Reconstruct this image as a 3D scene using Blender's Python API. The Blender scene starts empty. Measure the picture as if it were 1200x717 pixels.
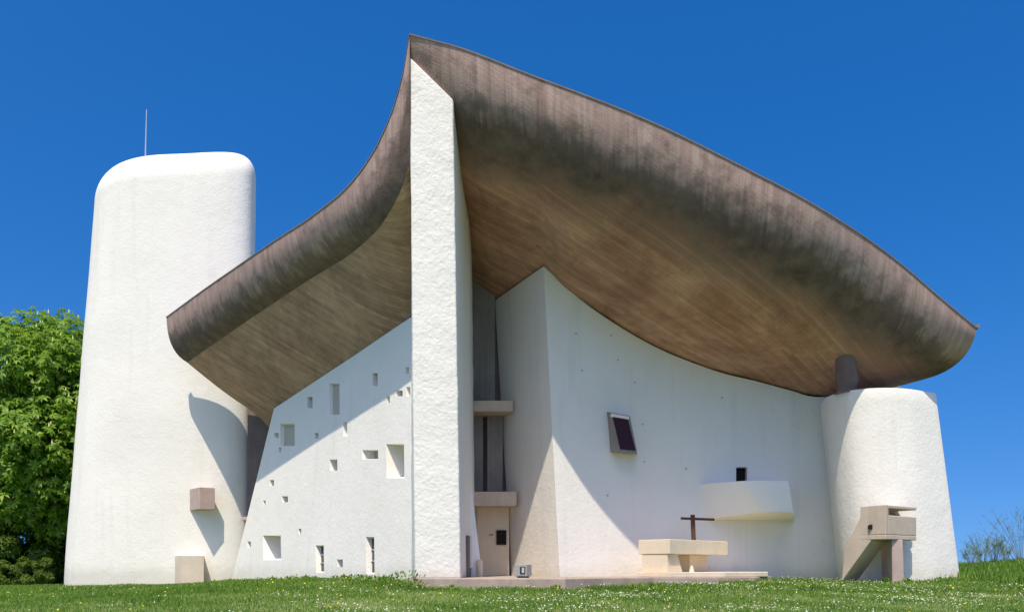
import bpy, bmesh, math, random
import numpy as np
from mathutils import Vector

R = math.radians
rng = np.random.default_rng(7)
random.seed(7)
C = bpy.context.scene.collection

# ------------------------------------------------------------------ camera
EYE = 0.28            # height of the lens above the stone terrace (z = 0)
HY = 665.0            # eye level in the photograph
F = 1000.0            # focal length in photograph pixels
cam_d = bpy.data.cameras.new('camera')
cam = bpy.data.objects.new('camera', cam_d)
C.objects.link(cam)
cam.location = (0, 0, EYE)
cam.rotation_euler = (R(90), 0, 0)
cam_d.sensor_width = 36
cam_d.lens = 36 * F / 1200
cam_d.shift_y = (HY - 358.5) / 1200
cam_d.clip_start = 0.1
cam_d.clip_end = 6000
bpy.context.scene.camera = cam

# ------------------------------------------------------------------ light
SUN_DIR = Vector((-0.24, -1.0, 2.0)).normalized()     # towards the sun
sun_el = math.asin(SUN_DIR.z)
sun_rot = math.atan2(SUN_DIR.x, SUN_DIR.y)
w = bpy.data.worlds.new('World')
bpy.context.scene.world = w
w.use_nodes = True
nt = w.node_tree
nt.nodes.clear()
sky = nt.nodes.new('ShaderNodeTexSky')
sky.sky_type = 'NISHITA'
sky.sun_disc = False
sky.sun_elevation = sun_el
sky.sun_rotation = sun_rot
sky.altitude = 500
sky.air_density = 1.0
sky.dust_density = 3.0
sky.ozone_density = 2.5
hs = nt.nodes.new('ShaderNodeHueSaturation')
hs.inputs['Saturation'].default_value = 1.475
bg = nt.nodes.new('ShaderNodeBackground')
bg.inputs['Strength'].default_value = 0.088
wo = nt.nodes.new('ShaderNodeOutputWorld')
nt.links.new(sky.outputs[0], hs.inputs['Color'])
tc_ = nt.nodes.new('ShaderNodeTexCoord')
mp_ = nt.nodes.new('ShaderNodeMapping')          # look a little higher into the clear sky: no haze band at the hilltop
mp_.inputs['Scale'].default_value = (1, 1, 0.85)
mp_.inputs['Location'].default_value = (0, 0, 0.145)
nt.links.new(tc_.outputs['Generated'], mp_.inputs[0])
nt.links.new(mp_.outputs[0], sky.inputs[0])
mu = nt.nodes.new('ShaderNodeMix'); mu.data_type = 'RGBA'; mu.blend_type = 'MULTIPLY'
mu.inputs[0].default_value = 1.0
mu.inputs[7].default_value = (0.97, 1.0, 1.17, 1)
nt.links.new(hs.outputs[0], mu.inputs[6])
nt.links.new(mu.outputs[2], bg.inputs['Color'])
nt.links.new(bg.outputs[0], wo.inputs['Surface'])

sun_d = bpy.data.lights.new('sun', 'SUN')
sun_d.energy = 2.75
sun_d.angle = R(0.5)
sun_d.color = (1.0, 0.905, 0.76)
sun = bpy.data.objects.new('sun', sun_d)
C.objects.link(sun)
sun.rotation_euler = SUN_DIR.to_track_quat('Z', 'Y').to_euler()
sun.location = (-10, -10, 40)

vs = bpy.context.scene.view_settings
vs.view_transform = 'Standard'
vs.look = 'None'
vs.exposure = 0.8
vs.gamma = 1.0
vs.use_curve_mapping = False
bpy.context.scene.cycles.max_bounces = 8
bpy.context.scene.cycles.diffuse_bounces = 5


# ------------------------------------------------------------------ helpers
def at(px, py, Y):
    """world point seen at photograph pixel (px, py) when it stands Y metres away"""
    return Vector(((px - 600) / F * Y, Y, EYE + (HY - py) / F * Y))


def cr(pts, n):
    """Catmull-Rom through points (numpy), n samples per span"""
    P = np.array([list(p) for p in pts], float)
    P = np.vstack([2 * P[0] - P[1], P, 2 * P[-1] - P[-2]])
    out = []
    for i in range(1, len(P) - 2):
        a, b, c, d = P[i - 1], P[i], P[i + 1], P[i + 2]
        for k in range(n):
            t = k / n
            out.append(0.5 * (2 * b + (c - a) * t + (2 * a - 5 * b + 4 * c - d) * t * t + (3 * b - a - 3 * c + d) * t ** 3))
    out.append(P[-2])
    return np.array(out)


def obj(name, me, mats, parent=None):
    if isinstance(me, bmesh.types.BMesh):
        m = bpy.data.meshes.new(name)
        me.to_mesh(m)
        me.free()
        me = m
    o = bpy.data.objects.new(name, me)
    C.objects.link(o)
    for m in (mats if isinstance(mats, (list, tuple)) else [mats]):
        if m:
            me.materials.append(m)
    if parent:
        o.parent = parent
    return o


def tag(o, label=None, cat=None, group=None, kind=None):
    if label: o['label'] = label
    if cat: o['category'] = cat
    if group: o['group'] = group
    if kind: o['kind'] = kind
    return o


def empty(name, loc, label, cat, group=None, rz=0):
    o = bpy.data.objects.new(name, None)
    C.objects.link(o)
    o.location = loc
    o.rotation_euler = (0, 0, rz)
    o.empty_display_size = 0.3
    return tag(o, label, cat, group)


def smooth(o, ang=35):
    me = o.data
    me.polygons.foreach_set('use_smooth', [True] * len(me.polygons))
    me.set_sharp_from_angle(angle=R(ang))


def recalc(bm):
    bmesh.ops.recalc_face_normals(bm, faces=bm.faces)
    return bm


def bm_box(bm, x0, x1, y0, y1, z0, z1, mat=None):
    vs_ = [Vector((x, y, z)) for x in (x0, x1) for y in (y0, y1) for z in (z0, z1)]
    if mat is not None:
        vs_ = [mat @ v for v in vs_]
    v = [bm.verts.new(p) for p in vs_]
    for f in ((0, 1, 3, 2), (4, 6, 7, 5), (0, 4, 5, 1), (2, 3, 7, 6), (0, 2, 6, 4), (1, 5, 7, 3)):
        bm.faces.new([v[i] for i in f])
    return v


def bm_prism(bm, bottom, top):
    """closed prism between two rings of the same length"""
    b = [bm.verts.new(p) for p in bottom]
    t = [bm.verts.new(p) for p in top]
    n = len(b)
    bm.faces.new(b[::-1])
    bm.faces.new(t)
    for i in range(n):
        j = (i + 1) % n
        bm.faces.new((b[i], b[j], t[j], t[i]))


def bevel(o, wd=0.02, seg=2, ang=30):
    m = o.modifiers.new('bevel', 'BEVEL')
    m.width = wd
    m.segments = seg
    m.limit_method = 'ANGLE'
    m.angle_limit = R(ang)
    return m


def bake(o):
    dg = bpy.context.evaluated_depsgraph_get()
    dg.update()
    me = bpy.data.meshes.new_from_object(o.evaluated_get(dg), depsgraph=dg)
    old = o.data
    o.modifiers.clear()
    o.data = me
    bpy.data.meshes.remove(old)


def tube(bm, pts, rad, seg=8):
    rings = []
    for i, p in enumerate(pts):
        p = Vector(p)
        a = Vector(pts[max(i - 1, 0)])
        b = Vector(pts[min(i + 1, len(pts) - 1)])
        d = (b - a).normalized()
        u = d.cross(Vector((0, 0, 1)))
        if u.length < 1e-3:
            u = Vector((1, 0, 0))
        u.normalize()
        v = d.cross(u)
        r = rad[i] if isinstance(rad, (list, tuple)) else rad
        rings.append([bm.verts.new(p + (u * math.cos(2 * math.pi * k / seg) + v * math.sin(2 * math.pi * k / seg)) * r) for k in range(seg)])
    for a, b in zip(rings[:-1], rings[1:]):
        for k in range(seg):
            bm.faces.new((a[k], a[(k + 1) % seg], b[(k + 1) % seg], b[k]))
    bm.faces.new(rings[0][::-1])
    bm.faces.new(rings[-1])


# ------------------------------------------------------------------ materials
def newmat(name):
    m = bpy.data.materials.new(name)
    m.use_nodes = True
    n = m.node_tree.nodes
    b = n['Principled BSDF']
    b.inputs['Roughness'].default_value = 0.9
    b.inputs['Specular IOR Level'].default_value = 0.2
    return m, m.node_tree, b


class NB:
    def __init__(s, t): s.t = t
    def __call__(s, typ, **kw):
        n = s.t.nodes.new(typ)
        for k, v in kw.items():
            if k.startswith('i_'):
                n.inputs[k[2:].replace('_', ' ')].default_value = v
            else:
                setattr(n, k, v)
        return n
    def link(s, a, b): s.t.links.new(a, b)
    def noise(s, vec, scale, detail=4, rough=0.55, dist=0.0):
        n = s('ShaderNodeTexNoise')
        n.inputs['Scale'].default_value = scale
        n.inputs['Detail'].default_value = detail
        n.inputs['Roughness'].default_value = rough
        n.inputs['Distortion'].default_value = dist
        if vec is not None: s.link(vec, n.inputs['Vector'])
        return n.outputs['Fac']
    def ramp(s, fac, stops):
        n = s('ShaderNodeValToRGB')
        e = n.color_ramp.elements
        e[0].position, e[0].color = stops[0][0], (*stops[0][1], 1)
        e[1].position, e[1].color = stops[-1][0], (*stops[-1][1], 1)
        for p, c in stops[1:-1]:
            k = e.new(p); k.color = (*c, 1)
        s.link(fac, n.inputs['Fac'])
        return n.outputs['Color']
    def mix(s, fac, a, b, mode='MIX'):
        n = s('ShaderNodeMix', data_type='RGBA', blend_type=mode)
        for sock, val in ((n.inputs[0], fac), (n.inputs[6], a), (n.inputs[7], b)):
            if hasattr(val, 'is_output'): s.link(val, sock)
            elif isinstance(val, (int, float)): sock.default_value = val
            else: sock.default_value = (*val, 1)
        return n.outputs[2]
    def mapr(s, fac, a, b, c=0.0, d=1.0, smooth=False):
        n = s('ShaderNodeMapRange')
        if smooth: n.interpolation_type = 'SMOOTHSTEP'
        s.link(fac, n.inputs[0])
        for i, v in enumerate((a, b, c, d)): n.inputs[i + 1].default_value = v
        return n.outputs[0]
    def math(s, op, a, b=None):
        n = s('ShaderNodeMath', operation=op)
        for sock, val in ((n.inputs[0], a), (n.inputs[1], b)):
            if val is None: continue
            if hasattr(val, 'is_output'): s.link(val, sock)
            else: sock.default_value = val
        return n.outputs[0]
    def mapping(s, vec, scale=(1, 1, 1), rot=(0, 0, 0)):
        n = s('ShaderNodeMapping')
        s.link(vec, n.inputs[0])
        n.inputs['Scale'].default_value = scale
        n.inputs['Rotation'].default_value = rot
        return n.outputs[0]


def plaster(name, base=(0.845, 0.812, 0.735), bump=0.6, grain=1.0):
    m, t, b = newmat(name)
    N = NB(t)
    geo = N('ShaderNodeNewGeometry').outputs['Position']
    big = N.noise(geo, 0.5, 5, 0.6)
    streak = N.noise(N.mapping(geo, (1.6, 1.6, 0.12)), 1.0, 5, 0.6)
    fine = N.noise(geo, 7, 4, 0.6)
    c1 = N.mix(N.mapr(big, 0.35, 0.75, 0, 0.45), base, tuple(x * k for x, k in zip(base, (0.90, 0.89, 0.86))))
    c2 = N.mix(N.mapr(streak, 0.55, 0.80, 0, 0.36), c1, (0.56, 0.54, 0.47))
    patch_ = N.noise(geo, 0.23, 3, 0.5, 1.2)
    c2 = N.mix(N.mapr(patch_, 0.50, 0.56, 0, 0.10), c2, (0.70, 0.67, 0.60))
    crk = N('ShaderNodeTexVoronoi', feature='DISTANCE_TO_EDGE'); crk.inputs['Scale'].default_value = 0.22
    wv_ = N('ShaderNodeTexNoise'); wv_.inputs['Scale'].default_value = 1.3; wv_.inputs['Detail'].default_value = 6; N.link(geo, wv_.inputs['Vector'])
    N.link(N.mix(0.35, geo, N.mix(1.0, wv_.outputs['Color'], (6.0, 6.0, 6.0), 'MULTIPLY')), crk.inputs['Vector'])
    gate = N.mapr(N.noise(geo, 0.35, 2), 0.5, 0.6)
    c2 = N.mix(N.math('MULTIPLY', N.mapr(crk.outputs['Distance'], 0.0, 0.003, 0.2, 0.0), gate), c2, (0.34, 0.32, 0.28))
    c3 = N.mix(N.mapr(fine, 0.6, 0.8, 0, 0.18), c2, (0.62, 0.61, 0.57))
    # splash-back dirt close to the ground
    sep = N('ShaderNodeSeparateXYZ'); N.link(geo, sep.inputs[0])
    dn = N.noise(geo, 1.8, 4, 0.6)
    dz = N.math('ADD', sep.outputs[2], N.math('MULTIPLY', dn, -0.7))
    c4 = N.mix(N.mapr(dz, -0.5, 0.25, 0.38, 0.0, True), c3, (0.48, 0.44, 0.34))
    N.link(c4, b.inputs['Base Color'])
    # thrown mortar: coarse lumps with finer grain on top
    v = N('ShaderNodeTexVoronoi', feature='SMOOTH_F1'); v.inputs['Scale'].default_value = 9 * grain
    wob = N('ShaderNodeTexNoise'); wob.inputs['Scale'].default_value = 6; N.link(geo, wob.inputs['Vector'])
    off = N.mix(0.12, geo, wob.outputs['Color'])
    N.link(off, v.inputs['Vector'])
    n1 = N.noise(geo, 13 * grain, 5, 0.65)
    n2 = N.noise(geo, 2.2, 3, 0.5)
    h = N.math('ADD', N.math('MULTIPLY', v.outputs['Distance'], 0.6), N.math('MULTIPLY', n1, 0.9))
    h = N.math('ADD', h, N.math('MULTIPLY', n2, 1.6))
    bp = N('ShaderNodeBump'); bp.inputs['Strength'].default_value = bump; bp.inputs['Distance'].default_value = 0.045
    N.link(h, bp.inputs['Height']); N.link(bp.outputs[0], b.inputs['Normal'])
    b.inputs['Roughness'].default_value = 0.95
    return m


def concrete(name, a, c, board=0.0, vertical=True, bump=0.3, streaks=0.4):
    m, t, b = newmat(name)
    N = NB(t)
    geo = N('ShaderNodeNewGeometry').outputs['Position']
    n1 = N.noise(geo, 1.4, 6, 0.65)
    n2 = N.noise(geo, 14, 4, 0.6)
    n3 = N.noise(N.mapping(geo, (5, 5, 0.35)), 1.0, 5, 0.6)
    col = N.mix(N.mapr(n1, 0.3, 0.7), a, c)
    col = N.mix(N.mapr(n3, 0.5, 0.75, 0, streaks), col, tuple(x * 0.55 for x in a))
    col = N.mix(N.mapr(n2, 0.55, 0.8, 0, 0.35), col, tuple(x * 0.6 for x in c))
    N.link(col, b.inputs['Base Color'])
    h = N.math('ADD', n2, N.math('MULTIPLY', n3, 0.6))
    if board:
        wv = N('ShaderNodeTexWave', wave_type='BANDS', bands_direction='Z' if not vertical else 'X')
        wv.inputs['Scale'].default_value = board
        N.link(geo, wv.inputs[0])
        h = N.math('ADD', h, N.math('MULTIPLY', N.mapr(wv.outputs['Fac'], 0.0, 0.12), 1.0))
    bp = N('ShaderNodeBump'); bp.inputs['Strength'].default_value = bump; bp.inputs['Distance'].default_value = 0.02
    N.link(h, bp.inputs['Height']); N.link(bp.outputs[0], b.inputs['Normal'])
    return m


def plain(name, col, rough=0.7, metal=0.0, var=0.25):
    m, t, b = newmat(name)
    N = NB(t)
    geo = N('ShaderNodeNewGeometry').outputs['Position']
    n = N.noise(geo, 9, 5, 0.6)
    N.link(N.mix(N.mapr(n, 0.3, 0.75, 0, var), col, tuple(x * 0.5 for x in col)), b.inputs['Base Color'])
    b.inputs['Roughness'].default_value = rough
    b.inputs['Metallic'].default_value = metal
    return m


def shell(name, east):
    """board-marked raw concrete of the roof: UV.x metres along the rim, UV.y metres down and in from the rim"""
    m, t, b = newmat(name)
    N = NB(t)
    uv = N('ShaderNodeUVMap', uv_map='UVMap').outputs[0]
    geo = N('ShaderNodeNewGeometry').outputs['Position']
    sp = N('ShaderNodeSeparateXYZ'); N.link(uv, sp.inputs[0])
    u, v = sp.outputs[0], sp.outputs[1]
    cloud = N.noise(geo, 0.42, 6, 0.62, 0.4)
    cloud2 = N.noise(geo, 1.7, 6, 0.65)
    drip = N.noise(N.mapping(uv, (2.6, 0.16, 1)), 1.0, 5, 0.65)
    dripf = N.noise(N.mapping(uv, (9, 0.4, 1)), 1.0, 4, 0.6)
    ang, ls, dens = (-12.6, 0.35, 7.0) if east else (-49.0, 0.35, 7.0)
    ruv = N.mapping(uv, (1, 1, 1), (0, 0, R(ang)))
    along, across = (0, 1) if east else (1, 0)
    sc1 = [0, 0, 1]; sc1[along] = 0.45; sc1[across] = 6.0
    sc2 = [0, 0, 1]; sc2[along] = 0.30; sc2[across] = 13.0
    boards = N.noise(N.mapping(ruv, sc1), 1.0, 5, 0.75)
    boards2 = N.noise(N.mapping(ruv, sc2), 1.0, 3, 0.65)
    # individual shutter boards, each with its own tone and end joints
    rs = N('ShaderNodeSeparateXYZ'); N.link(ruv, rs.inputs[0])
    A_, L_ = rs.outputs[across], rs.outputs[along]
    row = N.math('FLOOR', N.math('DIVIDE', A_, 0.16))
    seg = N.math('FLOOR', N.math('ADD', N.math('DIVIDE', L_, 2.6), N.math('MULTIPLY', N.math('SINE', N.math('MULTIPLY', row, 12.9898)), 7.3)))
    cmb = N('ShaderNodeCombineXYZ'); N.link(row, cmb.inputs[0]); N.link(seg, cmb.inputs[1])
    wn = N('ShaderNodeTexWhiteNoise', noise_dimensions='2D'); N.link(cmb.outputs[0], wn.inputs[0])
    tone = N.mapr(wn.outputs['Value'], 0, 1, 0.84, 1.12)
    fr_ = N.math('FRACT', N.math('DIVIDE', A_, 0.16))
    joint = N.math('LESS_THAN', fr_, 0.10)
    # clean pinkish grey outer band
    face = N.mix(N.mapr(drip, 0.35, 0.65), (0.34, 0.225, 0.185), (0.52, 0.375, 0.32))
    face = N.mix(N.mapr(dripf, 0.52, 0.70, 0, 0.35), face, (0.16, 0.115, 0.10))
    face = N.mix(N.mapr(cloud2, 0.5, 0.72, 0, 0.6), face, (0.15, 0.10, 0.085))
    # warm brown underside
    if east:
        sof = N.mix(N.mapr(cloud, 0.38, 0.62), (0.37, 0.195, 0.135), (0.56, 0.335, 0.235))
        sof = N.mix(N.mapr(boards, 0.50, 0.70, 0, 0.20), sof, (0.76, 0.48, 0.30))
    else:
        sof = N.mix(N.mapr(cloud, 0.34, 0.66), (0.34, 0.20, 0.135), (0.50, 0.315, 0.215))
        sof = N.mix(N.mapr(boards, 0.50, 0.66, 0, 0.40), sof, (0.70, 0.53, 0.36))
    blot = N.noise(geo, 0.95, 8, 0.72, 0.8)
    sof = N.mix(N.mapr(blot, 0.50, 0.70, 0, 0.28), sof, (0.66, 0.43, 0.31))
    sof = N.mix(N.mapr(blot, 0.46, 0.30, 0, 0.42), sof, (0.20, 0.115, 0.075))
    sof = N.mix(N.mapr(cloud2, 0.48, 0.68, 0, 0.42), sof, (0.25, 0.15, 0.105))
    sof = N.mix(N.mapr(boards2, 0.56, 0.68, 0, 0.2), sof, (0.14, 0.09, 0.06))
    tn = N('ShaderNodeCombineColor')
    for k in range(3): N.link(tone, tn.inputs[k])
    sof = N.mix(1.0, sof, tn.outputs[0], 'MULTIPLY')
    sof = N.mix(N.math('MULTIPLY', joint, 0.28), sof, (0.10, 0.07, 0.05))
    # black weathering where the rain runs round and drips off
    edge = 1.0 if east else 1.0
    wig = N.math('ADD', v, N.math('MULTIPLY', N.math('SUBTRACT', drip, 0.5), 1.1 if east else 0.9))
    wig = N.math('ADD', wig, N.math('MULTIPLY', N.math('SUBTRACT', dripf, 0.5), 0.6))
    wig = N.math('ADD', wig, N.math('MULTIPLY', N.math('SUBTRACT', cloud2, 0.5), 2.2))
    wig = N.math('ADD', wig, N.math('MULTIPLY', N.math('SUBTRACT', cloud, 0.5), 1.2))
    to_stain = N.mapr(wig, edge - 0.5, edge + 0.6, 0, 1, True)
    vend = N.math('ADD', v, N.math('MULTIPLY', N.math('SUBTRACT', cloud, 0.5), -3.0))
    back = N.mapr(vend, (1.8 if east else 1.75), (3.6 if east else 2.15), 0, 1, True)
    stain = N.mix(N.mapr(cloud2, 0.3, 0.7), (0.078, 0.056, 0.045), (0.20, 0.142, 0.11))
    col = N.mix(to_stain, face, stain)
    if east:
        col = N.mix(back, col, sof)
    else:
        attr = N('ShaderNodeAttribute', attribute_name='under')
        col = N.mix(attr.outputs['Fac'], col, sof)
    N.link(col, b.inputs['Base Color'])
    h = N.math('ADD', N.math('ADD', N.math('MULTIPLY', joint, -0.5), N.math('MULTIPLY', boards, 1.2)), N.math('MULTIPLY', boards2, 0.8))
    h = N.math('ADD', h, N.noise(geo, 22, 4, 0.6))
    bp = N('ShaderNodeBump'); bp.inputs['Strength'].default_value = 0.3; bp.inputs['Distance'].default_value = 0.025
    N.link(h, bp.inputs['Height']); N.link(bp.outputs[0], b.inputs['Normal'])
    b.inputs['Roughness'].default_value = 0.92
    return m


def leafmat(name, a, c, trans=0.35, rough=0.5):
    m, t, b = newmat(name)
    N = NB(t)
    g = N('ShaderNodeNewGeometry')
    col = N.mix(g.outputs['Random Per Island'], a, c)
    N.link(col, b.inputs['Base Color'])
    b.inputs['Roughness'].default_value = rough
    b.inputs['Specular IOR Level'].default_value = 0.3
    tr = N('ShaderNodeBsdfTranslucent'); N.link(N.mix(0.5, col, (0.20, 0.34, 0.02)), tr.inputs[0])
    mx = N('ShaderNodeMixShader'); mx.inputs[0].default_value = trans
    N.link(b.outputs[0], mx.inputs[1]); N.link(tr.outputs[0], mx.inputs[2])
    N.link(mx.outputs[0], t.nodes['Material Output'].inputs['Surface'])
    return m


M_wall = plaster('white_plaster', bump=0.24, grain=1.25)
M_fin = plaster('rough_white_plaster', bump=0.42, grain=1.1)
M_south = shell('roof_concrete_south', False)
M_east = shell('roof_concrete_east', True)
M_top = plain('roof_top', (0.25, 0.22, 0.2), 0.9)
M_rim = concrete('rim_concrete', (0.24, 0.19, 0.165), (0.16, 0.13, 0.115))
M_grey = concrete('grey_board_concrete', (0.34, 0.30, 0.26), (0.24, 0.21, 0.185), board=1.6)
M_brown = concrete('brown_concrete', (0.24, 0.19, 0.165), (0.17, 0.135, 0.12))
M_col = concrete('column_concrete', (0.25, 0.175, 0.145), (0.18, 0.13, 0.11))
M_pink = concrete('pink_concrete', (0.56, 0.42, 0.37), (0.44, 0.33, 0.29), streaks=0.2)
M_pulpit = concrete('pulpit_concrete', (0.62, 0.51, 0.40), (0.50, 0.41, 0.32), streaks=0.3)
M_cream = concrete('cream_stone', (0.80, 0.68, 0.50), (0.72, 0.60, 0.44), streaks=0.12)
M_block = concrete('block_stone', (0.70, 0.60, 0.48), (0.60, 0.50, 0.40), streaks=0.15)
M_door = concrete('pale_door', (0.80, 0.68, 0.50), (0.72, 0.61, 0.45), streaks=0.15, bump=0.1)
M_terr = concrete('terrace_concrete', (0.46, 0.37, 0.30), (0.34, 0.27, 0.22))
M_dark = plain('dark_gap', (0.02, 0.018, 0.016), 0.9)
M_wood = plain('dark_wood', (0.10, 0.05, 0.032), 0.7)
M_metal = plain('grey_metal', (0.42, 0.42, 0.40), 0.5, 0.4)
M_rod = plain('rod_metal', (0.62, 0.64, 0.66), 0.4, 0.5)
M_glass, _t, _b = newmat('dark_glass')
_b.inputs['Base Color'].default_value = (0.02, 0.025, 0.03, 1); _b.inputs['Roughness'].default_value = 0.12
_b.inputs['Specular IOR Level'].default_value = 0.5
M_plum, _t, _b = newmat('plum_glass')
_b.inputs['Base Color'].default_value = (0.045, 0.014, 0.018, 1); _b.inputs['Roughness'].default_value = 0.35
M_pale = plain('pale_shutter', (0.50, 0.47, 0.36), 0.8)

# ------------------------------------------------------------------ ground
def sstep(a, b, x):
    t = np.clip((x - a) / (b - a), 0, 1)
    return t * t * (3 - 2 * t)


def ground_z(x, y):
    x = np.asarray(x, float); y = np.asarray(y, float)
    plate = np.interp(x, [-60, -24, -16, -12, -7, -4, 0, 6, 14, 16.5, 20, 26, 60], [-1.1, -0.68, -0.55, -0.36, -0.17, -0.12, -0.17, -0.15, -0.15, -0.04, 0.22, 0.55, 0.9])
    # the bank on the right only rises beyond the support tower
    right = np.clip(x - 14.5, 0, None)
    plate = np.where(x > 14.5, -0.15 + (plate + 0.15) * sstep(22, 33, y), plate)
    t = np.clip(y / 26.0, -1.2, 1)
    near = -1.32 + (plate + 1.32) * np.sign(t) * np.abs(t) ** 1.15
    far = plate - 0.00022 * np.clip(y - 60, 0, None) ** 1.75
    z = np.where(y < 26, near, far)
    d = np.clip(np.abs(x) - 60, 0, None)
    z = z - 0.0002 * d ** 1.75 * (y > -1e9)
    z = z + 0.03 * np.sin(x * 0.9 + 1.3 * np.sin(y * .5)) * np.cos(y * 0.7) + 0.02 * np.sin(x * 2.3 + y * 1.7)
    return np.maximum(z, -90)


xs = np.concatenate([[-2500, -1200, -600, -300, -150, -100], np.arange(-70, 70.1, 0.7), [100, 150, 300, 600, 1200, 2500]])
ys = np.concatenate([[-1500, -500, -150, -60], np.arange(-30, 75, 0.7), [90, 120, 180, 300, 600, 1200, 2500]])
GX, GY = np.meshgrid(xs, ys)
GZ = ground_z(GX, GY)
nx, ny = len(xs), len(ys)
idx = np.arange(nx * ny).reshape(ny, nx)
faces = np.stack([idx[:-1, :-1], idx[:-1, 1:], idx[1:, 1:], idx[1:, :-1]], -1).reshape(-1, 4)
me = bpy.data.meshes.new('ground')
me.from_pydata(np.stack([GX.ravel(), GY.ravel(), GZ.ravel()], -1).tolist(), [], faces.tolist())
M_ground, t, b = newmat('lawn_soil')
N = NB(t)
geo = N('ShaderNodeNewGeometry').outputs['Position']
c1 = N.mix(N.mapr(N.noise(geo, 0.6, 5, 0.6), 0.35, 0.65), (0.10, 0.16, 0.035), (0.19, 0.23, 0.07))
c1 = N.mix(N.mapr(N.noise(geo, 12, 4, 0.7), 0.5, 0.75, 0, 0.6), c1, (0.05, 0.06, 0.02))
N.link(c1, b.inputs['Base Color'])
g = tag(obj('ground', me, M_ground), kind='structure')
g.data.polygons.foreach_set('use_smooth', [True] * len(g.data.polygons))

# ------------------------------------------------------------------ chapel
chapel = empty('chapel', (0, 30, 0), 'white concrete hilltop chapel with an upswept brown boat-shaped roof', 'chapel')
CH_OFF = Vector((0, 30, 0))


def cobj(name, me, mats, parent=None):
    """a part of the chapel; geometry given in world coordinates"""
    o = obj(name, me, mats)
    o.data.transform(__import__('mathutils').Matrix.Translation(-CH_OFF)) if False else None
    o.parent = parent if parent else chapel
    # keep world placement
    if parent is None:
        o.location = -CH_OFF
    return o


# plan of the south side
T = at(480, 41, 23.7)
W_END = at(195, 372, 39.4)
rim_d = Vector((W_END.x - T.x, W_END.y - T.y, 0)).normalized()
inn = Vector((-rim_d.y, rim_d.x, 0))
if inn.x < 0: inn = -inn                      # horizontal, pointing into the building


def line_at(P, d, px):
    q = (px - 600) / F
    u = (q * P.y - P.x) / (d.x - q * d.y)
    return P + d * u


SRIM = [(480, 41), (474, 80), (467, 110), (457, 140), (441, 174), (424, 200), (410, 217), (397, 230), (358, 260), (330, 277), (285, 308), (240, 339), (195, 372)]
CREASE = [(216, 427), (253, 401), (289, 376), (330, 349), (358, 330), (390, 311), (414, 296), (442, 270), (458, 247), (470, 222), (482, 185), (500, 120), (515, 85)]
TOPL = [(290, 498), (303, 490), (321, 478), (361, 451.5), (412, 418), (456, 388), (483, 370), (520, 345), (560, 318)]
wt_P = Vector((-3.26, 27.9, 0))
wt_d = Vector((-7.84, 10.7, 0)).normalized()
wall_in = Vector((-wt_d.y, wt_d.x, 0))
if wall_in.x < 0: wall_in = -wall_in


def ipy(tab, px):
    a = sorted(tab)
    return float(np.interp(px, [p[0] for p in a], [p[1] for p in a]))


def south_section(pr):
    """control points R, fascia, crease, wall top, deep for the rim pixel pr"""
    P0 = line_at(Vector((T.x, T.y, 0)), rim_d, pr)
    Rp = at(pr, ipy(SRIM, pr), P0.y)
    k = (P0 - T).xy.length / (W_END - T).xy.length
    dc = 0.25 + 0.65 * min(1, k / 0.25)
    A = np.array([[inn.x, -wt_d.x], [inn.y, -wt_d.y]])
    s = np.linalg.solve(A, np.array([wt_P.x - P0.x, wt_P.y - P0.y]))
    Wc = P0 + inn * float(s[0])
    if k < 0.25:
        Wc = Vector((-2.5, 28.7, 0)).lerp(Wc, (k / 0.25) ** 0.8)
    if k > 0.8:
        Wc = Wc.lerp(Vector((at(304, 490, 40.6).x, 40.6, 0)), (k - 0.8) / 0.2)
    Cc = P0 + (Wc - P0).normalized() * dc
    cpx = 600 + F * Cc.x / Cc.y
    Cp = at(cpx, ipy(CREASE, cpx), Cc.y)
    wpx = 600 + F * Wc.x / Wc.y
    Wp = at(wpx, ipy(TOPL, wpx), Wc.y) + Vector((0, 0, 0.09))
    return Rp, Cp, Wp


def profile_s(Rp, Cp, Wp):
    pts, vv, und = [], [], []
    n1 = 9
    ctrl = Vector((Rp.x * 0.97 + Cp.x * 0.03, Rp.y * 0.97 + Cp.y * 0.03, Rp.z * 0.22 + Cp.z * 0.78))
    for i in range(n1 + 1):
        t = i / n1
        pts.append(Rp * (1 - t) ** 2 + ctrl * 2 * t * (1 - t) + Cp * t * t)
        und.append(0.0)
    n2 = 12
    for i in range(0, n2 + 1):
        t = i / n2 if i else 0.004
        p = Cp.lerp(Wp, t)
        p.z -= 0.10 * math.sin(math.pi * t)
        pts.append(p); und.append(1.0)
    e_ = (0.06 + 0.94 * min(1.0, (Rp - T).length / 6.0) ** 2) * min(1.0, max(0.04, (W_END - Rp).length / 4.0))
    pts.append(Wp + (Wp - Cp) * 0.35 * e_)
    pts.append(Wp + (Wp - Cp) * 0.7 * e_ + Vector((0, 0, 0.3 * e_)))
    und += [1.0, 1.0]
    return pts, und


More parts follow.
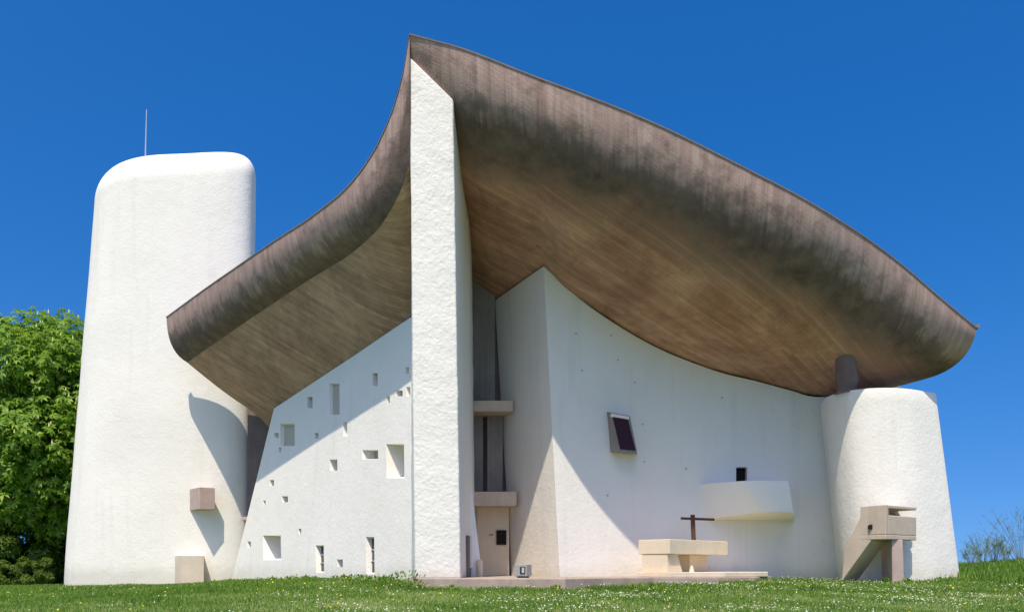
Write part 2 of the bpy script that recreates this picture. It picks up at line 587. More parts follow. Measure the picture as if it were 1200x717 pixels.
def grid_mesh(name, secs, unds=None):
    n, mrow = len(secs), len(secs[0])
    V = [tuple(p) for s in secs for p in s]
    Fc = []
    for i in range(n - 1):
        for j in range(mrow - 1):
            a = i * mrow + j
            Fc.append((a, a + 1, a + mrow + 1, a + mrow))
    me = bpy.data.meshes.new(name)
    me.from_pydata(V, [], Fc)
    u = np.zeros((n, mrow)); v = np.zeros((n, mrow))
    A = np.array([[list(p) for p in s] for s in secs])
    v[:, 1:] = np.cumsum(np.linalg.norm(A[:, 1:] - A[:, :-1], axis=2), axis=1)
    du = np.linalg.norm(A[1:, 0] - A[:-1, 0], axis=1)
    u[1:, :] = np.cumsum(du)[:, None]
    uvl = me.uv_layers.new(name='UVMap')
    li = np.zeros(len(me.loops), dtype=np.int32)
    me.loops.foreach_get('vertex_index', li)
    uvs = np.stack([u.ravel()[li], v.ravel()[li]], -1)
    uvl.data.foreach_set('uv', uvs.ravel())
    if unds is not None:
        at_ = me.attributes.new('under', 'FLOAT', 'POINT')
        at_.data.foreach_set('value', np.array(unds, float).ravel())
    return me


rim_px = [480, 478, 474, 470, 465, 458, 450, 441, 432, 424, 410, 397, 380, 358, 330, 300, 270, 240, 215, 195]
S_ctrl = [south_section(p) for p in rim_px]
S_R = cr([c[0] for c in S_ctrl], 4); S_C = cr([c[1] for c in S_ctrl], 4); S_W = cr([c[2] for c in S_ctrl], 4)
# light smoothing of the crease and the rim so the sweep reads as one curve
for arr in (S_R, S_C, S_W):
    for _ in range(6):
        arr[1:-1] = arr[1:-1] * 0.5 + (arr[:-2] + arr[2:]) * 0.25
secs, unds = [], []
for a, b_, c_ in zip(S_R, S_C, S_W):
    p, un = profile_s(Vector(a), Vector(b_), Vector(c_))
    secs.append(p); unds.append(un)
roof = cobj('roof', grid_mesh('roof', secs, unds), M_south)
smooth(roof, 40)
south_secs = secs

# east side sections: rim (px, py, Y), wall point (px, py, Y)
E_R = [T,
       at(512, 49.5, 23.5), at(549, 60, 23.25), at(617, 87, 22.95), at(660, 103, 22.85), at(700, 118, 22.9), at(745, 136, 23.05), at(790, 156, 23.3), at(840, 181, 23.65),
       at(891, 207, 23.85), at(930, 227, 24.1), at(971, 251, 24.5), at(1017, 281, 25.35), at(1057, 311, 25.9), at(1093, 342, 26.35), at(1124, 368, 26.75), at(1144, 384, 27.05)]
E_W = [Vector((-1.95, 30.5, 10.75)),
       Vector((-1.6, 30.5, 10.5)), at(580, 352, 30.5), at(637, 312, 27.6), at(662, 338, 27.8), at(692, 360, 28.2), at(729, 385, 28.75), at(765, 405, 29.2), at(801, 421, 29.55),
       at(837, 434, 29.8), at(862, 441, 30.0), at(888, 447, 30.1), at(925, 457, 30.2), at(961, 465, 30.2), at(1000, 464, 30.2), at(1036, 457, 30.2), at(1060, 453, 30.2)]
# hull profile (inward fraction, drop fraction): SE corner ... north end
prof_a = [(0, 0), (0.02, 0.16), (0.06, 0.30), (0.14, 0.43), (0.28, 0.57), (0.5, 0.72), (0.75, 0.86), (1, 1)]
prof_b = [(0, 0), (0.02, 0.16), (0.07, 0.33), (0.16, 0.50), (0.30, 0.68), (0.5, 0.83), (0.75, 0.94), (1, 1)]
prof_c = [(0, 0), (0.02, 0.25), (0.09, 0.55), (0.20, 0.78), (0.36, 0.94), (0.55, 1.01), (0.78, 1.01), (1, 1)]
prof_0 = [(0, 0), (0.03, 0.12), (0.08, 0.23), (0.16, 0.32), (0.32, 0.46), (0.5, 0.57), (0.72, 0.72), (1, 1)]


def prof(t):
    keys = [(0, prof_0), (2 / 16, prof_a), (7 / 16, prof_b), (12 / 16, prof_b), (1, prof_c)]
    for (a, A), (b2, B) in zip(keys[:-1], keys[1:]):
        if t <= b2 + 1e-9:
            k = (t - a) / (b2 - a)
            return [((1 - k) * p[0] + k * q[0], (1 - k) * p[1] + k * q[1]) for p, q in zip(A, B)]


NS = 6
ER = cr(E_R, NS)
for _ in range(5):
    ER[1:-1] = ER[1:-1] * 0.5 + (ER[:-2] + ER[2:]) * 0.25
# the wall line keeps its corner at index 3
EW = np.vstack([np.array([np.array(E_W[i]) + (np.array(E_W[i + 1]) - np.array(E_W[i])) * k / NS for i in range(3) for k in range(NS)]), cr(E_W[3:], NS)])
EW[:, 2] += 0.07
esecs = []
for i, (r, w_) in enumerate(zip(ER, EW)):
    t = i / (len(ER) - 1)
    pc = cr([(f, g, 0) for f, g in prof(t)], 4)
    row = []
    for f, g, _ in pc:
        row.append(Vector((r[0] + (w_[0] - r[0]) * f, r[1] + (w_[1] - r[1]) * f, r[2] + (w_[2] - r[2]) * g)))
    last, prev = row[-1], row[-4]
    dd = (last - prev); dd.z = 0
    row.append(last + dd.normalized() * 1.5 + Vector((0, 0, -0.25 if t < 0.8 else 0.05)))
    row.append(last + dd.normalized() * 3.5 + Vector((0, 0, 0.2)))
    esecs.append(row)
me = grid_mesh('roof_underside', esecs)
east_shell = cobj('roof_shell', me, M_east, roof)
smooth(east_shell, 50)

# roof top, dipping behind the rims, and the cut ends
bm = bmesh.new()
ctr = bm.verts.new((-1.0, 37.0, 9.0))
south_line = [Vector(s[0]) for s in south_secs]
east_line = [Vector(s[0]) for s in esecs]
w_in = Vector(south_secs[-1][-1]); w_in.z = 8.9
e_in = Vector(esecs[-1][-1]); e_in.z += 0.9
north = [e_in, Vector((15.0, 33.0, 7.6)), Vector((12.0, 42.0, 7.8)), Vector((2.0, 50.0, 8.6)), Vector((-9.0, 49.0, 9.3)), Vector((-10.5, 44.5, 9.0)), w_in]
ring = south_line[::-1] + east_line[1:] + north
rv = [bm.verts.new(p) for p in ring]
mid = [bm.verts.new(p.lerp(Vector((-1, 37, 9.0)), 0.35) + Vector((0, 0, -0.2 - 0.5 * min(1, max(0, (p - T).length / 10))))) for p in ring]
for i in range(len(rv)):
    j = (i + 1) % len(rv)
    bm.faces.new((rv[i], rv[j], mid[j], mid[i]))
    bm.faces.new((mid[i], mid[j], ctr))
for sec, fin_z in ((south_secs[-1], w_in.z), (esecs[-1], e_in.z)):
    pv = [bm.verts.new(p) for p in sec]
    full = max((sec[-1] - sec[0]).xy.length, 0.01)
    tv = [bm.verts.new(Vector((p.x, p.y, sec[0].z + (fin_z - sec[0].z) * (p - sec[0]).xy.length / full))) for p in sec]
    for k in range(len(pv) - 1):
        bm.faces.new((pv[k], pv[k + 1], tv[k + 1], tv[k]))
# north-west fascia
nl = [Vector(esecs[-1][-1])] + north + [Vector(south_secs[-1][-1])]
for a, b_ in zip(nl[:-1], nl[1:]):
    q = [bm.verts.new(p) for p in (a, b_, b_ - Vector((0, 0, 1.6)), a - Vector((0, 0, 1.6)))]
    bm.faces.new(q)
bmesh.ops.remove_doubles(bm, verts=bm.verts, dist=0.003)
recalc(bm)
cobj('roof_top', bm, M_top, roof)

# thin upturned lip along the rim
bm = bmesh.new()
lip = south_line[::-1] + east_line[1:]
prev = None
cen = Vector((-1, 37, 0))
for i, p in enumerate(lip):
    d = (lip[min(i + 1, len(lip) - 1)] - lip[max(i - 1, 0)]); d.z = 0; d.normalize()
    inw = Vector((-d.y, d.x, 0))
    if inw.dot(cen - p) < 0: inw = -inw
    q = [bm.verts.new(p - inw * 0.02 + Vector((0, 0, -0.012))), bm.verts.new(p - inw * 0.02 + Vector((0, 0, 0.03))),
         bm.verts.new(p + inw * 0.16 + Vector((0, 0, 0.03))), bm.verts.new(p + inw * 0.16 + Vector((0, 0, -0.03)))]
    if prev:
        for k in range(4):
            bm.faces.new((prev[k], prev[(k + 1) % 4], q[(k + 1) % 4], q[k]))
    else:
        bm.faces.new(q)
    prev = q
bm.faces.new(prev[::-1])
# small water-stop upstand at the north tip
e = lip[-1]
bm_prism(bm, [e + Vector((-0.32, 0.05, 0.02)), e + Vector((0.10, 0.0, 0.0)), e + Vector((0.14, 0.25, 0.0)), e + Vector((-0.25, 0.3, 0.02))],
         [e + Vector((-0.22, 0.05, 0.03)), e + Vector((0.13, 0.0, 0.13)), e + Vector((0.17, 0.25, 0.13)), e + Vector((-0.15, 0.3, 0.03))])
recalc(bm)
cobj('rim', bm, M_rim, roof)

# ---- the south-east fin
bm = bmesh.new()
nz = 60
def fin_ring(t, top=False):
    # t 0..1 from base to the tallest point
    zf = -0.02 + t * 15.2
    fl = -2.71 + (-2.856 + 2.71) * (zf / 14.5)
    fr = -1.43 + (-1.64 + 1.43) * (zf / 13.3)
    br = -1.26 - 0.11 * min(1, zf / 11)
    return zf, [(fl, 23.8), (fr, 23.8), (fr + (br - fr) * 0.35, 25.7), (br - 0.02, 27.6), (br, 29.3), (-2.2, 29.6), (-3.0, 29.2), (-3.30, 28.2), (-3.22, 27.3), (-3.02, 25.8)]
rings = []
def roofz_fin(x, y):
    # keep the fin just under the top of the shell
    k = min(1, max(0, (y - 23.8) / 5.5))
    side = min(1, max(0, (x + 2.856) / 1.22))
    return (14.52 + 0.02 - 1.22 * side) - 1.35 * k if k > 0.001 else 14.54 - 1.22 * side
nr = 80
for i in range(nr + 1):
    t = i / nr
    _, xy0 = fin_ring(t * 0.95)
    ring_ = []
    for (x, y) in xy0:
        zt = roofz_fin(x, y)
        z = -0.02 + (zt + 0.02) * t
        _, xy = fin_ring(z / 15.2)
        k = xy0.index((x, y))
        ring_.append(bm.verts.new((xy[k][0], xy[k][1], z)))
    rings.append(ring_)
for a, b_ in zip(rings[:-1], rings[1:]):
    for k in range(len(a)):
        bm.faces.new((a[k], a[(k + 1) % len(a)], b_[(k + 1) % len(a)], b_[k]))
bm.faces.new(rings[0][::-1]); bm.faces.new(rings[-1])
recalc(bm)
bmesh.ops.subdivide_edges(bm, edges=[e for e in bm.edges if abs(e.verts[0].co.z - e.verts[1].co.z) < 0.02 and e.calc_length() > 0.5], cuts=3, use_grid_fill=True)
fin = cobj('corner_buttress', bm, M_fin)
bevel(fin, 0.05, 3, 40)
sub = fin.modifiers.new('tri', 'TRIANGULATE')
bake(fin)
from mathutils import noise as mnoise
for v in fin.data.vertices:
    n = mnoise.noise_vector(v.co * 4.2) * 0.010 + mnoise.noise_vector(v.co * 1.1) * 0.012
    v.co += Vector((n.x, n.y, 0))
smooth(fin, 50)

# ---- south wall with its scattered openings
def south_base(px):
    P = wt_P - wall_in * 0.75
    return line_at(P, wt_d, px)


def south_pt(px, py):
    """point of the battered south wall seen at a pixel"""
    Y = line_at(wt_P, wt_d, px).y
    for _ in range(12):
        z = EYE + (HY - py) / F * Y
        zt = EYE + (HY - ipy(TOPL, px)) / F * line_at(wt_P, wt_d, px).y
        k = min(1.0, max(0.0, z / max(zt, 1)))
        P = wt_P - wall_in * 0.75 * (1 - k)
        Y = line_at(P, wt_d, px).y
    return at(px, py, Y)


bm = bmesh.new()
ncol, nrow = 26, 14
front, back = [], []
for i in range(ncol + 1):
    t = i / ncol
    ptop, pbot = 497 + (321 - 497) * t, 500 + (266 - 500) * t
    Pt = line_at(wt_P, wt_d, ptop)
    top = at(ptop, ipy(TOPL, ptop), Pt.y) - Vector((0, 0, 0.02))
    Pb = south_base(pbot)
    bot = Vector((Pb.x, Pb.y, -1.2))
    col_f, col_b = [], []
    for j in range(nrow + 1):
        k = j / nrow
        p = bot.lerp(top, k)
        col_f.append(bm.verts.new(p))
        col_b.append(bm.verts.new(p + wall_in * (2.2 - 1.2 * k) + (Vector((0.0, 0, 0)))))
    front.append(col_f); back.append(col_b)
for i in range(ncol):
    for j in range(nrow):
        bm.faces.new((front[i][j], front[i + 1][j], front[i + 1][j + 1], front[i][j + 1]))
        bm.faces.new((back[i][j], back[i][j + 1], back[i + 1][j + 1], back[i + 1][j]))
    bm.faces.new((front[i][0], back[i][0], back[i + 1][0], front[i + 1][0]))
    bm.faces.new((front[i][-1], front[i + 1][-1], back[i + 1][-1], back[i][-1]))
for j in range(nrow):
    bm.faces.new((front[0][j], front[0][j + 1], back[0][j + 1], back[0][j]))
    bm.faces.new((front[-1][j], back[-1][j], back[-1][j + 1], front[-1][j + 1]))
recalc(bm)
swall = cobj('south_wall', bm, M_wall)

# pixel box, depth, inner scale, inner shift (x, z in fractions), pane kind
WINS = [
    (306, 327, 627, 656, 1.7, 0.74, (0.11, 0.08), 'pale'),
    (367, 377, 638, 671, 0.32, 0.88, (0.06, 0), 'glass'),
    (426, 436, 628, 673, 0.32, 0.88, (0.06, 0), 'glass'),
    (392, 399, 655, 664, 0.42, 0.95, (0, 0), 'glass'),
    (385, 394, 538, 551, 0.45, 0.92, (0, 0), 'glass'),
    (423, 442, 527, 538, 0.5, 0.75, (0, 0.1), 'pale'),
    (451, 472, 520, 560, 1.8, 0.74, (0.11, 0.08), 'pale'),
    (480, 486, 515, 528, 0.42, 0.95, (0, 0), 'glass'),
    (315, 320, 562, 569, 0.35, 0.96, (0, 0), 'glass'),
    (307, 310, 586, 591, 0.3, 0.96, (0, 0), 'glass'),
    (329, 336, 581, 588, 0.42, 0.95, (0, 0), 'glass'),
    (347.5, 351, 619, 625, 0.35, 0.96, (0, 0), 'glass'),
    (288, 292, 634, 641, 0.35, 0.96, (0, 0), 'glass'),
    (401, 406, 494, 511, 0.35, 0.7, (0, 0), 'glass'),
    (328, 345, 496, 523, 0.22, 0.85, (-0.06, 0), 'pale'),
    (360, 366, 465, 478, 0.35, 0.96, (0, 0), 'glass'),
    (386, 397.5, 449, 486, 0.16, 0.92, (0, 0), 'pale'),
    (436, 442, 437, 452, 0.35, 0.96, (0, 0), 'glass'),
    (463, 471, 457, 464, 0.30, 0.85, (0, 0), 'glass'),
    (475, 480, 453, 464, 0.25, 0.85, (0, 0), 'glass'),
    (452.5, 456, 464, 472, 0.3, 0.96, (0, 0), 'glass'),
    (368, 372.5, 507, 514, 0.25, 0.85, (0, 0), 'glass'),
    (321, 326, 507, 513, 0.25, 0.85, (0, 0), 'glass'),
    (326, 329, 524, 530, 0.18, 0.85, (0, 0), 'glass'),
    (474.5, 478.5, 430, 438, 0.25, 0.85, (0, 0), 'glass'),
]
cut = bmesh.new()
panes = []
for (x0, x1, y0, y1, dep, sc, sh, kind) in WINS:
    c4 = [south_pt(x0, y1), south_pt(x1, y1), south_pt(x1, y0), south_pt(x0, y0)]
    cen_ = sum(c4, Vector()) / 4
    sx = (c4[1] - c4[0]); sz = (c4[3] - c4[0])
    incen = cen_ + sx * sh[0] + sz * sh[1]
    inner = [incen + (p - cen_) * sc + wall_in * dep for p in c4]
    e_ = 0.15 / dep
    outer = [p + (p - i_) * e_ for p, i_ in zip(c4, inner)]
    bm_prism(cut, outer, inner)
    panes.append(([p - wall_in * 0.012 for p in inner], kind, (x1 - x0) * (y1 - y0)))
recalc(cut)
cutter = obj('cutter', cut, None)
bo = swall.modifiers.new('b', 'BOOLEAN')
bo.object = cutter; bo.operation = 'DIFFERENCE'; bo.solver = 'EXACT'
cutter.location = (0, 0, 0)
bpy.context.view_layer.update()
bake(swall)
bpy.data.objects.remove(cutter)
smooth(swall, 20)
for q, kind, area in panes:
    bm = bmesh.new()
    bm_prism(bm, q, [p - wall_in * 0.02 for p in q])
    # a thin bar across the larger panes
    wdw = cobj('window', recalc(bm), M_glass if kind == 'glass' else M_pale, swall)
    if kind == 'glass' and area > 250:
        bm = bmesh.new()
        for k in (0.33, 0.66):
            a, b_ = q[0].lerp(q[3], k), q[1].lerp(q[2], k)
            tube(bm, [a - wall_in * 0.04, b_ - wall_in * 0.04], 0.025, 6)
        bmesh.ops.recalc_face_normals(bm, faces=bm.faces)
        mm = bpy.data.meshes.new('bars'); bm.to_mesh(mm); bm.free()
        nb = bmesh.new(); nb.from_mesh(wdw.data)
        n0 = len(nb.faces)
        nb.from_mesh(mm)
        nb.faces.ensure_lookup_table()
        for f in nb.faces[n0:]: f.material_index = 1
        nb.to_mesh(wdw.data); nb.free()
        wdw.data.materials.append(M_pale)

# gap between wall head and shell: near-black strip, its shade put into the colour
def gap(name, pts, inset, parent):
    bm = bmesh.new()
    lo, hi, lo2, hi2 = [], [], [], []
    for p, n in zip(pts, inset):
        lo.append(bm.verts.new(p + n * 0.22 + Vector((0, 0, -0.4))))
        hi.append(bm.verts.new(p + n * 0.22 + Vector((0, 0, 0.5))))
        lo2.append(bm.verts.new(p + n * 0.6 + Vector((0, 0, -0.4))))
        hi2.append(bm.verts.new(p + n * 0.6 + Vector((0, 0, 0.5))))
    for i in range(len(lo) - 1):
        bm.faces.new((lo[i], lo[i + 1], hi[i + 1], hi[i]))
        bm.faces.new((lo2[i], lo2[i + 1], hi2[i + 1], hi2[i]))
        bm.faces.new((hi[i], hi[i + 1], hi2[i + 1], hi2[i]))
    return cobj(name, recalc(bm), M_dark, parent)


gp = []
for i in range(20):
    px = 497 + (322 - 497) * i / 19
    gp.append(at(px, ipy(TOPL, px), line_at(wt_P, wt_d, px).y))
gap('wall_head_gap_shade', gp, [wall_in] * len(gp), swall)

# ---- east wall: door flank, salient corner, long concave sweep
e_base = [(600, 30.5), (657, 27.0), (700, 27.75), (768, 28.75), (838, 29.4), (888, 29.75), (940, 29.95), (990, 30.05), (1045, 30.0)]
e_top = [(580, 352, 30.5), (637, 312, 27.6), (692, 360, 28.2), (765, 405, 29.2), (837, 434, 29.8), (888, 447, 30.1), (925, 457, 30.2), (961, 465, 30.2), (1036, 457, 30.2)]
bt = [Vector(((p - 600) / F * y, y, -0.5)) for p, y in e_base]
tt = [at(*q) for q in e_top]
NSP = 8
B_ = np.vstack([np.array([list(bt[0].lerp(bt[1], k / NSP)) for k in range(NSP)]), cr(bt[1:], NSP)])
T_ = np.vstack([np.array([list(tt[0].lerp(tt[1], k / NSP)) for k in range(NSP)]), cr(tt[1:], NSP)])


def east_wall_pt(px, py, side_from=8):
    best = None
    tgt = Vector(((px - 600) / F, (HY - py) / F))
    for i in range(side_from, len(B_) - 1):
        for a in np.linspace(0, 1, 6):
            b0 = B_[i] * (1 - a) + B_[i + 1] * a
            t0 = T_[i] * (1 - a) + T_[i + 1] * a
            for s in range(2):
                z = EYE + tgt.y * b0[1]
                for _ in range(4):
                    k = (z - b0[2]) / (t0[2] - b0[2])
                    P = b0 + (t0 - b0) * k
                    z = EYE + tgt.y * P[1]
            d = abs(P[0] / P[1] - tgt.x)
            if best is None or d < best[0]:
                best = (d, P[1])
    return at(px, py, best[1])


bm = bmesh.new()
cols_f, cols_b = [], []
NR = 12
for i in range(len(B_)):
    off = Vector((0.9, 0.55, 0)) * (1 if i < NSP else 0) + Vector((0.2, 1.3, 0)) * (0 if i < NSP else 1)
    if i == NSP: off = Vector((0.9, 1.1, 0))
    f_, b__ = [], []
    for j in range(NR + 1):
        p = Vector(B_[i]).lerp(Vector(T_[i]), j / NR)
        f_.append(bm.verts.new(p)); b__.append(bm.verts.new(p + off))
    cols_f.append(f_); cols_b.append(b__)
for i in range(len(B_) - 1):
    for j in range(NR):
        bm.faces.new((cols_f[i][j], cols_f[i + 1][j], cols_f[i + 1][j + 1], cols_f[i][j + 1]))
        bm.faces.new((cols_b[i][j], cols_b[i][j + 1], cols_b[i + 1][j + 1], cols_b[i + 1][j]))
    bm.faces.new((cols_f[i][0], cols_b[i][0], cols_b[i + 1][0], cols_f[i + 1][0]))
    bm.faces.new((cols_f[i][-1], cols_f[i + 1][-1], cols_b[i + 1][-1], cols_b[i][-1]))
for j in range(NR):
    bm.faces.new((cols_f[0][j], cols_f[0][j + 1], cols_b[0][j + 1], cols_b[0][j]))
    bm.faces.new((cols_f[-1][j], cols_b[-1][j], cols_b[-1][j + 1], cols_f[-1][j + 1]))
recalc(bm)
ewall = cobj('east_wall', bm, M_wall)
# openings: niche behind the balcony parapet, tie holes
e_n = Vector((0.3, 0.95, 0)).normalized()
cut = bmesh.new()
q = [east_wall_pt(862, 566), east_wall_pt(875, 566), east_wall_pt(875, 547), east_wall_pt(862, 547)]
bm_prism(cut, [p - Vector((0, 0.3, 0)) for p in q], [p + Vector((0.05, 0.5, 0)) for p in q])
holes = [(675, 391), (716, 393), (724, 422), (682, 434), (744, 448), (846, 466), (753, 497), (755, 541), (804, 549), (712, 580)]
hp = []
for hx, hy_ in holes:
    p = east_wall_pt(hx, hy_)
    hp.append(p)
recalc(cut)
cutter = obj('cutter', cut, None)
bo = ewall.modifiers.new('b', 'BOOLEAN')
bo.object = cutter; bo.operation = 'DIFFERENCE'; bo.solver = 'EXACT'
bpy.context.view_layer.update()
bake(ewall)
bpy.data.objects.remove(cutter)
smooth(ewall, 25)
bm = bmesh.new(); bm_prism(bm, [p + Vector((0.02, 0.34, 0)) for p in q], [p + Vector((0.02, 0.32, 0)) for p in q])
cobj('window', recalc(bm), M_dark, ewall)
for p in hp:
    bm = bmesh.new()
    bmesh.ops.create_cone(bm, cap_ends=True, segments=10, radius1=0.032, radius2=0.026, depth=0.05)
    bmesh.ops.rotate(bm, verts=bm.verts, matrix=__import__('mathutils').Matrix.Rotation(R(90), 3, 'X'))
    bmesh.ops.translate(bm, verts=bm.verts, vec=p - Vector((0, 0.01, 0)))
    cobj('tie_hole', bm, M_metal, ewall)
gp = [Vector(p) for p in T_]
gap('wall_head_gap_shade', gp, [Vector((0.8, 0.5, 0)) if i < NSP else Vector((0.1, 0.95, 0)) for i in range(len(gp))], ewall)

# show-case window with a slanted plum pane
wl = east_wall_pt(709, 505).y
bk = [at(711, 530, wl + 0.25), at(747, 532, wl + 0.45), at(738, 487, wl + 0.5), at(708, 481, wl + 0.25)]
fr = [at(726, 529, wl - 0.40), at(746.5, 531, wl - 0.20), at(736, 488, wl - 0.02), at(715.5, 484.5, wl - 0.18)]
bm = bmesh.new(); bm_prism(bm, bk, fr)
case = cobj('display_window', recalc(bm), M_grey, ewall)
fc = sum(fr, Vector()) / 4
fn = (fr[1] - fr[0]).cross(fr[3] - fr[0]).normalized()
if fn.y > 0: fn = -fn
bm = bmesh.new()
pq = [fc + (p - fc) * 0.86 for p in fr]
bm_prism(bm, [p + fn * 0.004 for p in pq], [p + fn * 0.03 for p in pq])
cobj('pane', recalc(bm), M_plum, ewall)
bm = bmesh.new()
tube(bm, [fr[3] + fn * 0.03 + Vector((0, 0, -0.06)), fr[2] + fn * 0.03 + Vector((0, 0, -0.06))], 0.06, 8)
cobj('frame', bm, M_wall, ewall)

# ---- balcony
def balc(dz, pxs):
    return [Vector(((px - 600) / F * Y, Y, z + dz)) for px, Y, z in pxs]
btop = cr([(813 - 600, 29.6, 0), (842 - 600, 28.85, 0), (869 - 600, 28.36, 0), (876 - 600, 28.27, 0), (900 - 600, 28.2, 0), (920 - 600, 28.38, 0), (924.5 - 600, 28.6, 0), (925 - 600, 29.9, 0)], 6)
bbot = cr([(818 - 600, 29.6, 0), (854 - 600, 28.9, 0), (886 - 600, 28.43, 0), (893 - 600, 28.34, 0), (912 - 600, 28.3, 0), (927 - 600, 28.45, 0), (930.5 - 600, 28.7, 0), (931 - 600, 29.9, 0)], 6)
top = [Vector((x / F * y, y, 3.17)) for x, y, _ in btop]
bot = [Vector((x / F * y, y, 2.10 - 0.22 * (y - 28.4) / 1.5)) for x, y, _ in bbot]
bm = bmesh.new()
bm_prism(bm, bot + [bot[-1] + Vector((0, 0.8, 0)), bot[0] + Vector((0, 0.8, 0))], top + [top[-1] + Vector((0, 0.8, 0)), top[0] + Vector((0, 0.8, 0))])
bal = cobj('balcony', recalc(bm), M_wall)
bevel(bal, 0.04, 3, 40)
bake(bal)
smooth(bal, 35)
bm = bmesh.new()
bmesh.ops.create_cone(bm, cap_ends=True, segments=16, radius1=0.16, radius2=0.16, depth=0.05)
bmesh.ops.translate(bm, verts=bm.verts, vec=at(898, 602, 28.75) + Vector((0, 0, 0)))
cobj('drain_cap', bm, M_wall, bal)

# ---- door bay between fin and east wall
bay = Vector((0, 0, 0))
def cbox(name, x0, x1, y0, y1, z0, z1, mat, parent=None, bv=0.015):
    bm = bmesh.new(); bm_box(bm, x0, x1, y0, y1, z0, z1)
    o = cobj(name, recalc(bm), mat, parent)
    if bv: bevel(o, bv, 2)
    return o
def zpy(py, Y): return EYE + (HY - py) / F * Y
cbox('back_wall', -2.4, 0.6, 30.62, 31.0, -0.3, 10.9, M_brown)
cbox('upper_panel', -1.6, -0.60, 30.35, 30.6, zpy(470, 30.4), 10.9, M_grey)
cbox('door_ledge', -1.6, 0.04, 29.35, 30.6, zpy(482, 29.4), zpy(469.5, 29.4), M_pulpit)
cbox('side_panel', -1.6, -1.03, 30.2, 30.6, zpy(576, 30.3), zpy(480, 30.3), M_grey)
cbox('side_panel', -0.88, -0.33, 30.2, 30.6, zpy(576, 30.3), zpy(480, 30.3), M_grey)
cbox('door_canopy', -1.6, 0.16, 29.3, 30.6, zpy(592.5, 29.4), zpy(576, 29.4), M_pulpit)
door = cbox('door', -1.24, -0.10, 30.25, 30.4, 0.0, zpy(592, 30.3), M_door)
cbox('door_jamb', -1.6, -1.245, 30.1, 30.6, 0.0, zpy(592, 30.3), M_pulpit)
cbox('door_plaque', -0.55, -0.20, 30.18, 30.245, zpy(638, 30.3), zpy(621, 30.3), M_dark, door)
bm = bmesh.new(); tube(bm, [(-0.78, 30.23, 1.45), (-0.78, 30.15, 1.45), (-0.66, 30.15, 1.45)], 0.018, 6)
cobj('door_handle', bm, M_dark, door)
# the niche and pale slab low on the flank of the fin
cbox('niche', -1.42, -1.285, 25.6, 28.6, 0.0, 1.25, M_brown, fin)
cbox('niche_slab', -1.40, -1.22, 26.0, 27.9, 0.28, 1.22, M_wall, fin)

# ---- curved south-west tower
tower_c = lambda t: Vector((-17.7 + 0.86 * t, 44.25, 0))
bm = bmesh.new()
SEG = 96
rows = []
Zt = EYE + 20.64


def tower_xy(z, a):
    """horseshoe plan: broad nearly flat front, flanks closing towards the back"""
    t = min(1, max(0, z / 20.0))
    c = tower_c(t)
    rx, ry = 5.28 - 0.82 * t, 3.2 - 0.2 * t
    ca, sa = math.cos(a), math.sin(a)
    n_ = 3.4 + 0.9 * ca
    rr = 1.75 - 0.55 * ca                     # softer shoulder on the left, tighter on the right
    if z > Zt - rr:
        h = min(1.0, (z - (Zt - rr)) / rr)
        s = math.sqrt(max(0.0, 1 - h * h))
        rx, ry = rx - rr + rr * s, ry - rr + rr * s
    dx = rx * math.copysign(abs(ca) ** (2 / n_), ca)
    dy = ry * math.copysign(abs(sa) ** (2 / n_), sa)
    back = (dy + ry) / (2 * ry)
    dx *= 1 - (0.50 if dx > 0 else 0.12) * back ** 1.3
    return c.x + dx, c.y + dy - 0.05 * dx


zcap = Zt - 2.3
zs = list(np.linspace(-1.6, zcap, 30)) + [zcap + 2.3 * math.sin(a) for a in np.linspace(0.06, math.pi / 2 - 0.01, 18)]
for z in zs:
    t = min(1, max(0, z / 20.0))
    row = []
    for k in range(SEG):
        x_, y_ = tower_xy(z, 2 * math.pi * k / SEG)
        row.append(bm.verts.new((x_, y_, z)))
    rows.append(row)
for a, b_ in zip(rows[:-1], rows[1:]):
    for k in range(SEG):
        bm.faces.new((a[k], a[(k + 1) % SEG], b_[(k + 1) % SEG], b_[k]))
bm.faces.new(rows[0][::-1]); bm.faces.new(rows[-1])
for v in bm.verts:
    n = mnoise.noise_vector(v.co * 0.35) * 0.05
    v.co += n
recalc(bm)
tower = cobj('tower', bm, M_wall)
smooth(tower, 60)


def tower_front(px, z):
    """Y of the tower's skin seen at px"""
    best = None
    for k in range(2000):
        x_, y_ = tower_xy(z, math.pi + math.pi * k / 2000)
        d = abs(x_ / y_ - (px - 600) / F)
        if best is None or d < best[0]: best = (d, y_)
    return best[1]


# water spout block on the tower
yb = tower_front(219, 4.0)
p0 = at(219, 597, yb + 0.35)
dirx = Vector((0.62, -0.78, 0)); side = Vector((0.78, 0.62, 0))
def obox(name, o, dx, dy, lx, ly, z0, z1, mat, parent=None, bv=0.02):
    bm = bmesh.new()
    r = [o, o + dx * lx, o + dx * lx + dy * ly, o + dy * ly]
    bm_prism(bm, [Vector((p.x, p.y, z0)) for p in r], [Vector((p.x, p.y, z1)) for p in r])
    ob = cobj(name, recalc(bm), mat, parent)
    if bv: bevel(ob, bv, 2)
    return ob
spout = obox('spout', p0, dirx, side, 1.85, 0.72, zpy(597, yb - 0.6), zpy(571.5, yb - 0.6), M_pink, tower)
cap_y = 42.0
bm = bmesh.new()
tp = Vector(((170 - 600) / F * 45.0, 45.0, Zt - 0.25))
tube(bm, [tp, tp + Vector((0.02, 0, 1.4)), tp + Vector((0.08, 0, 3.75))], [0.05, 0.038, 0.024], 6)
cobj('lightning_rod', bm, M_rod, tower)

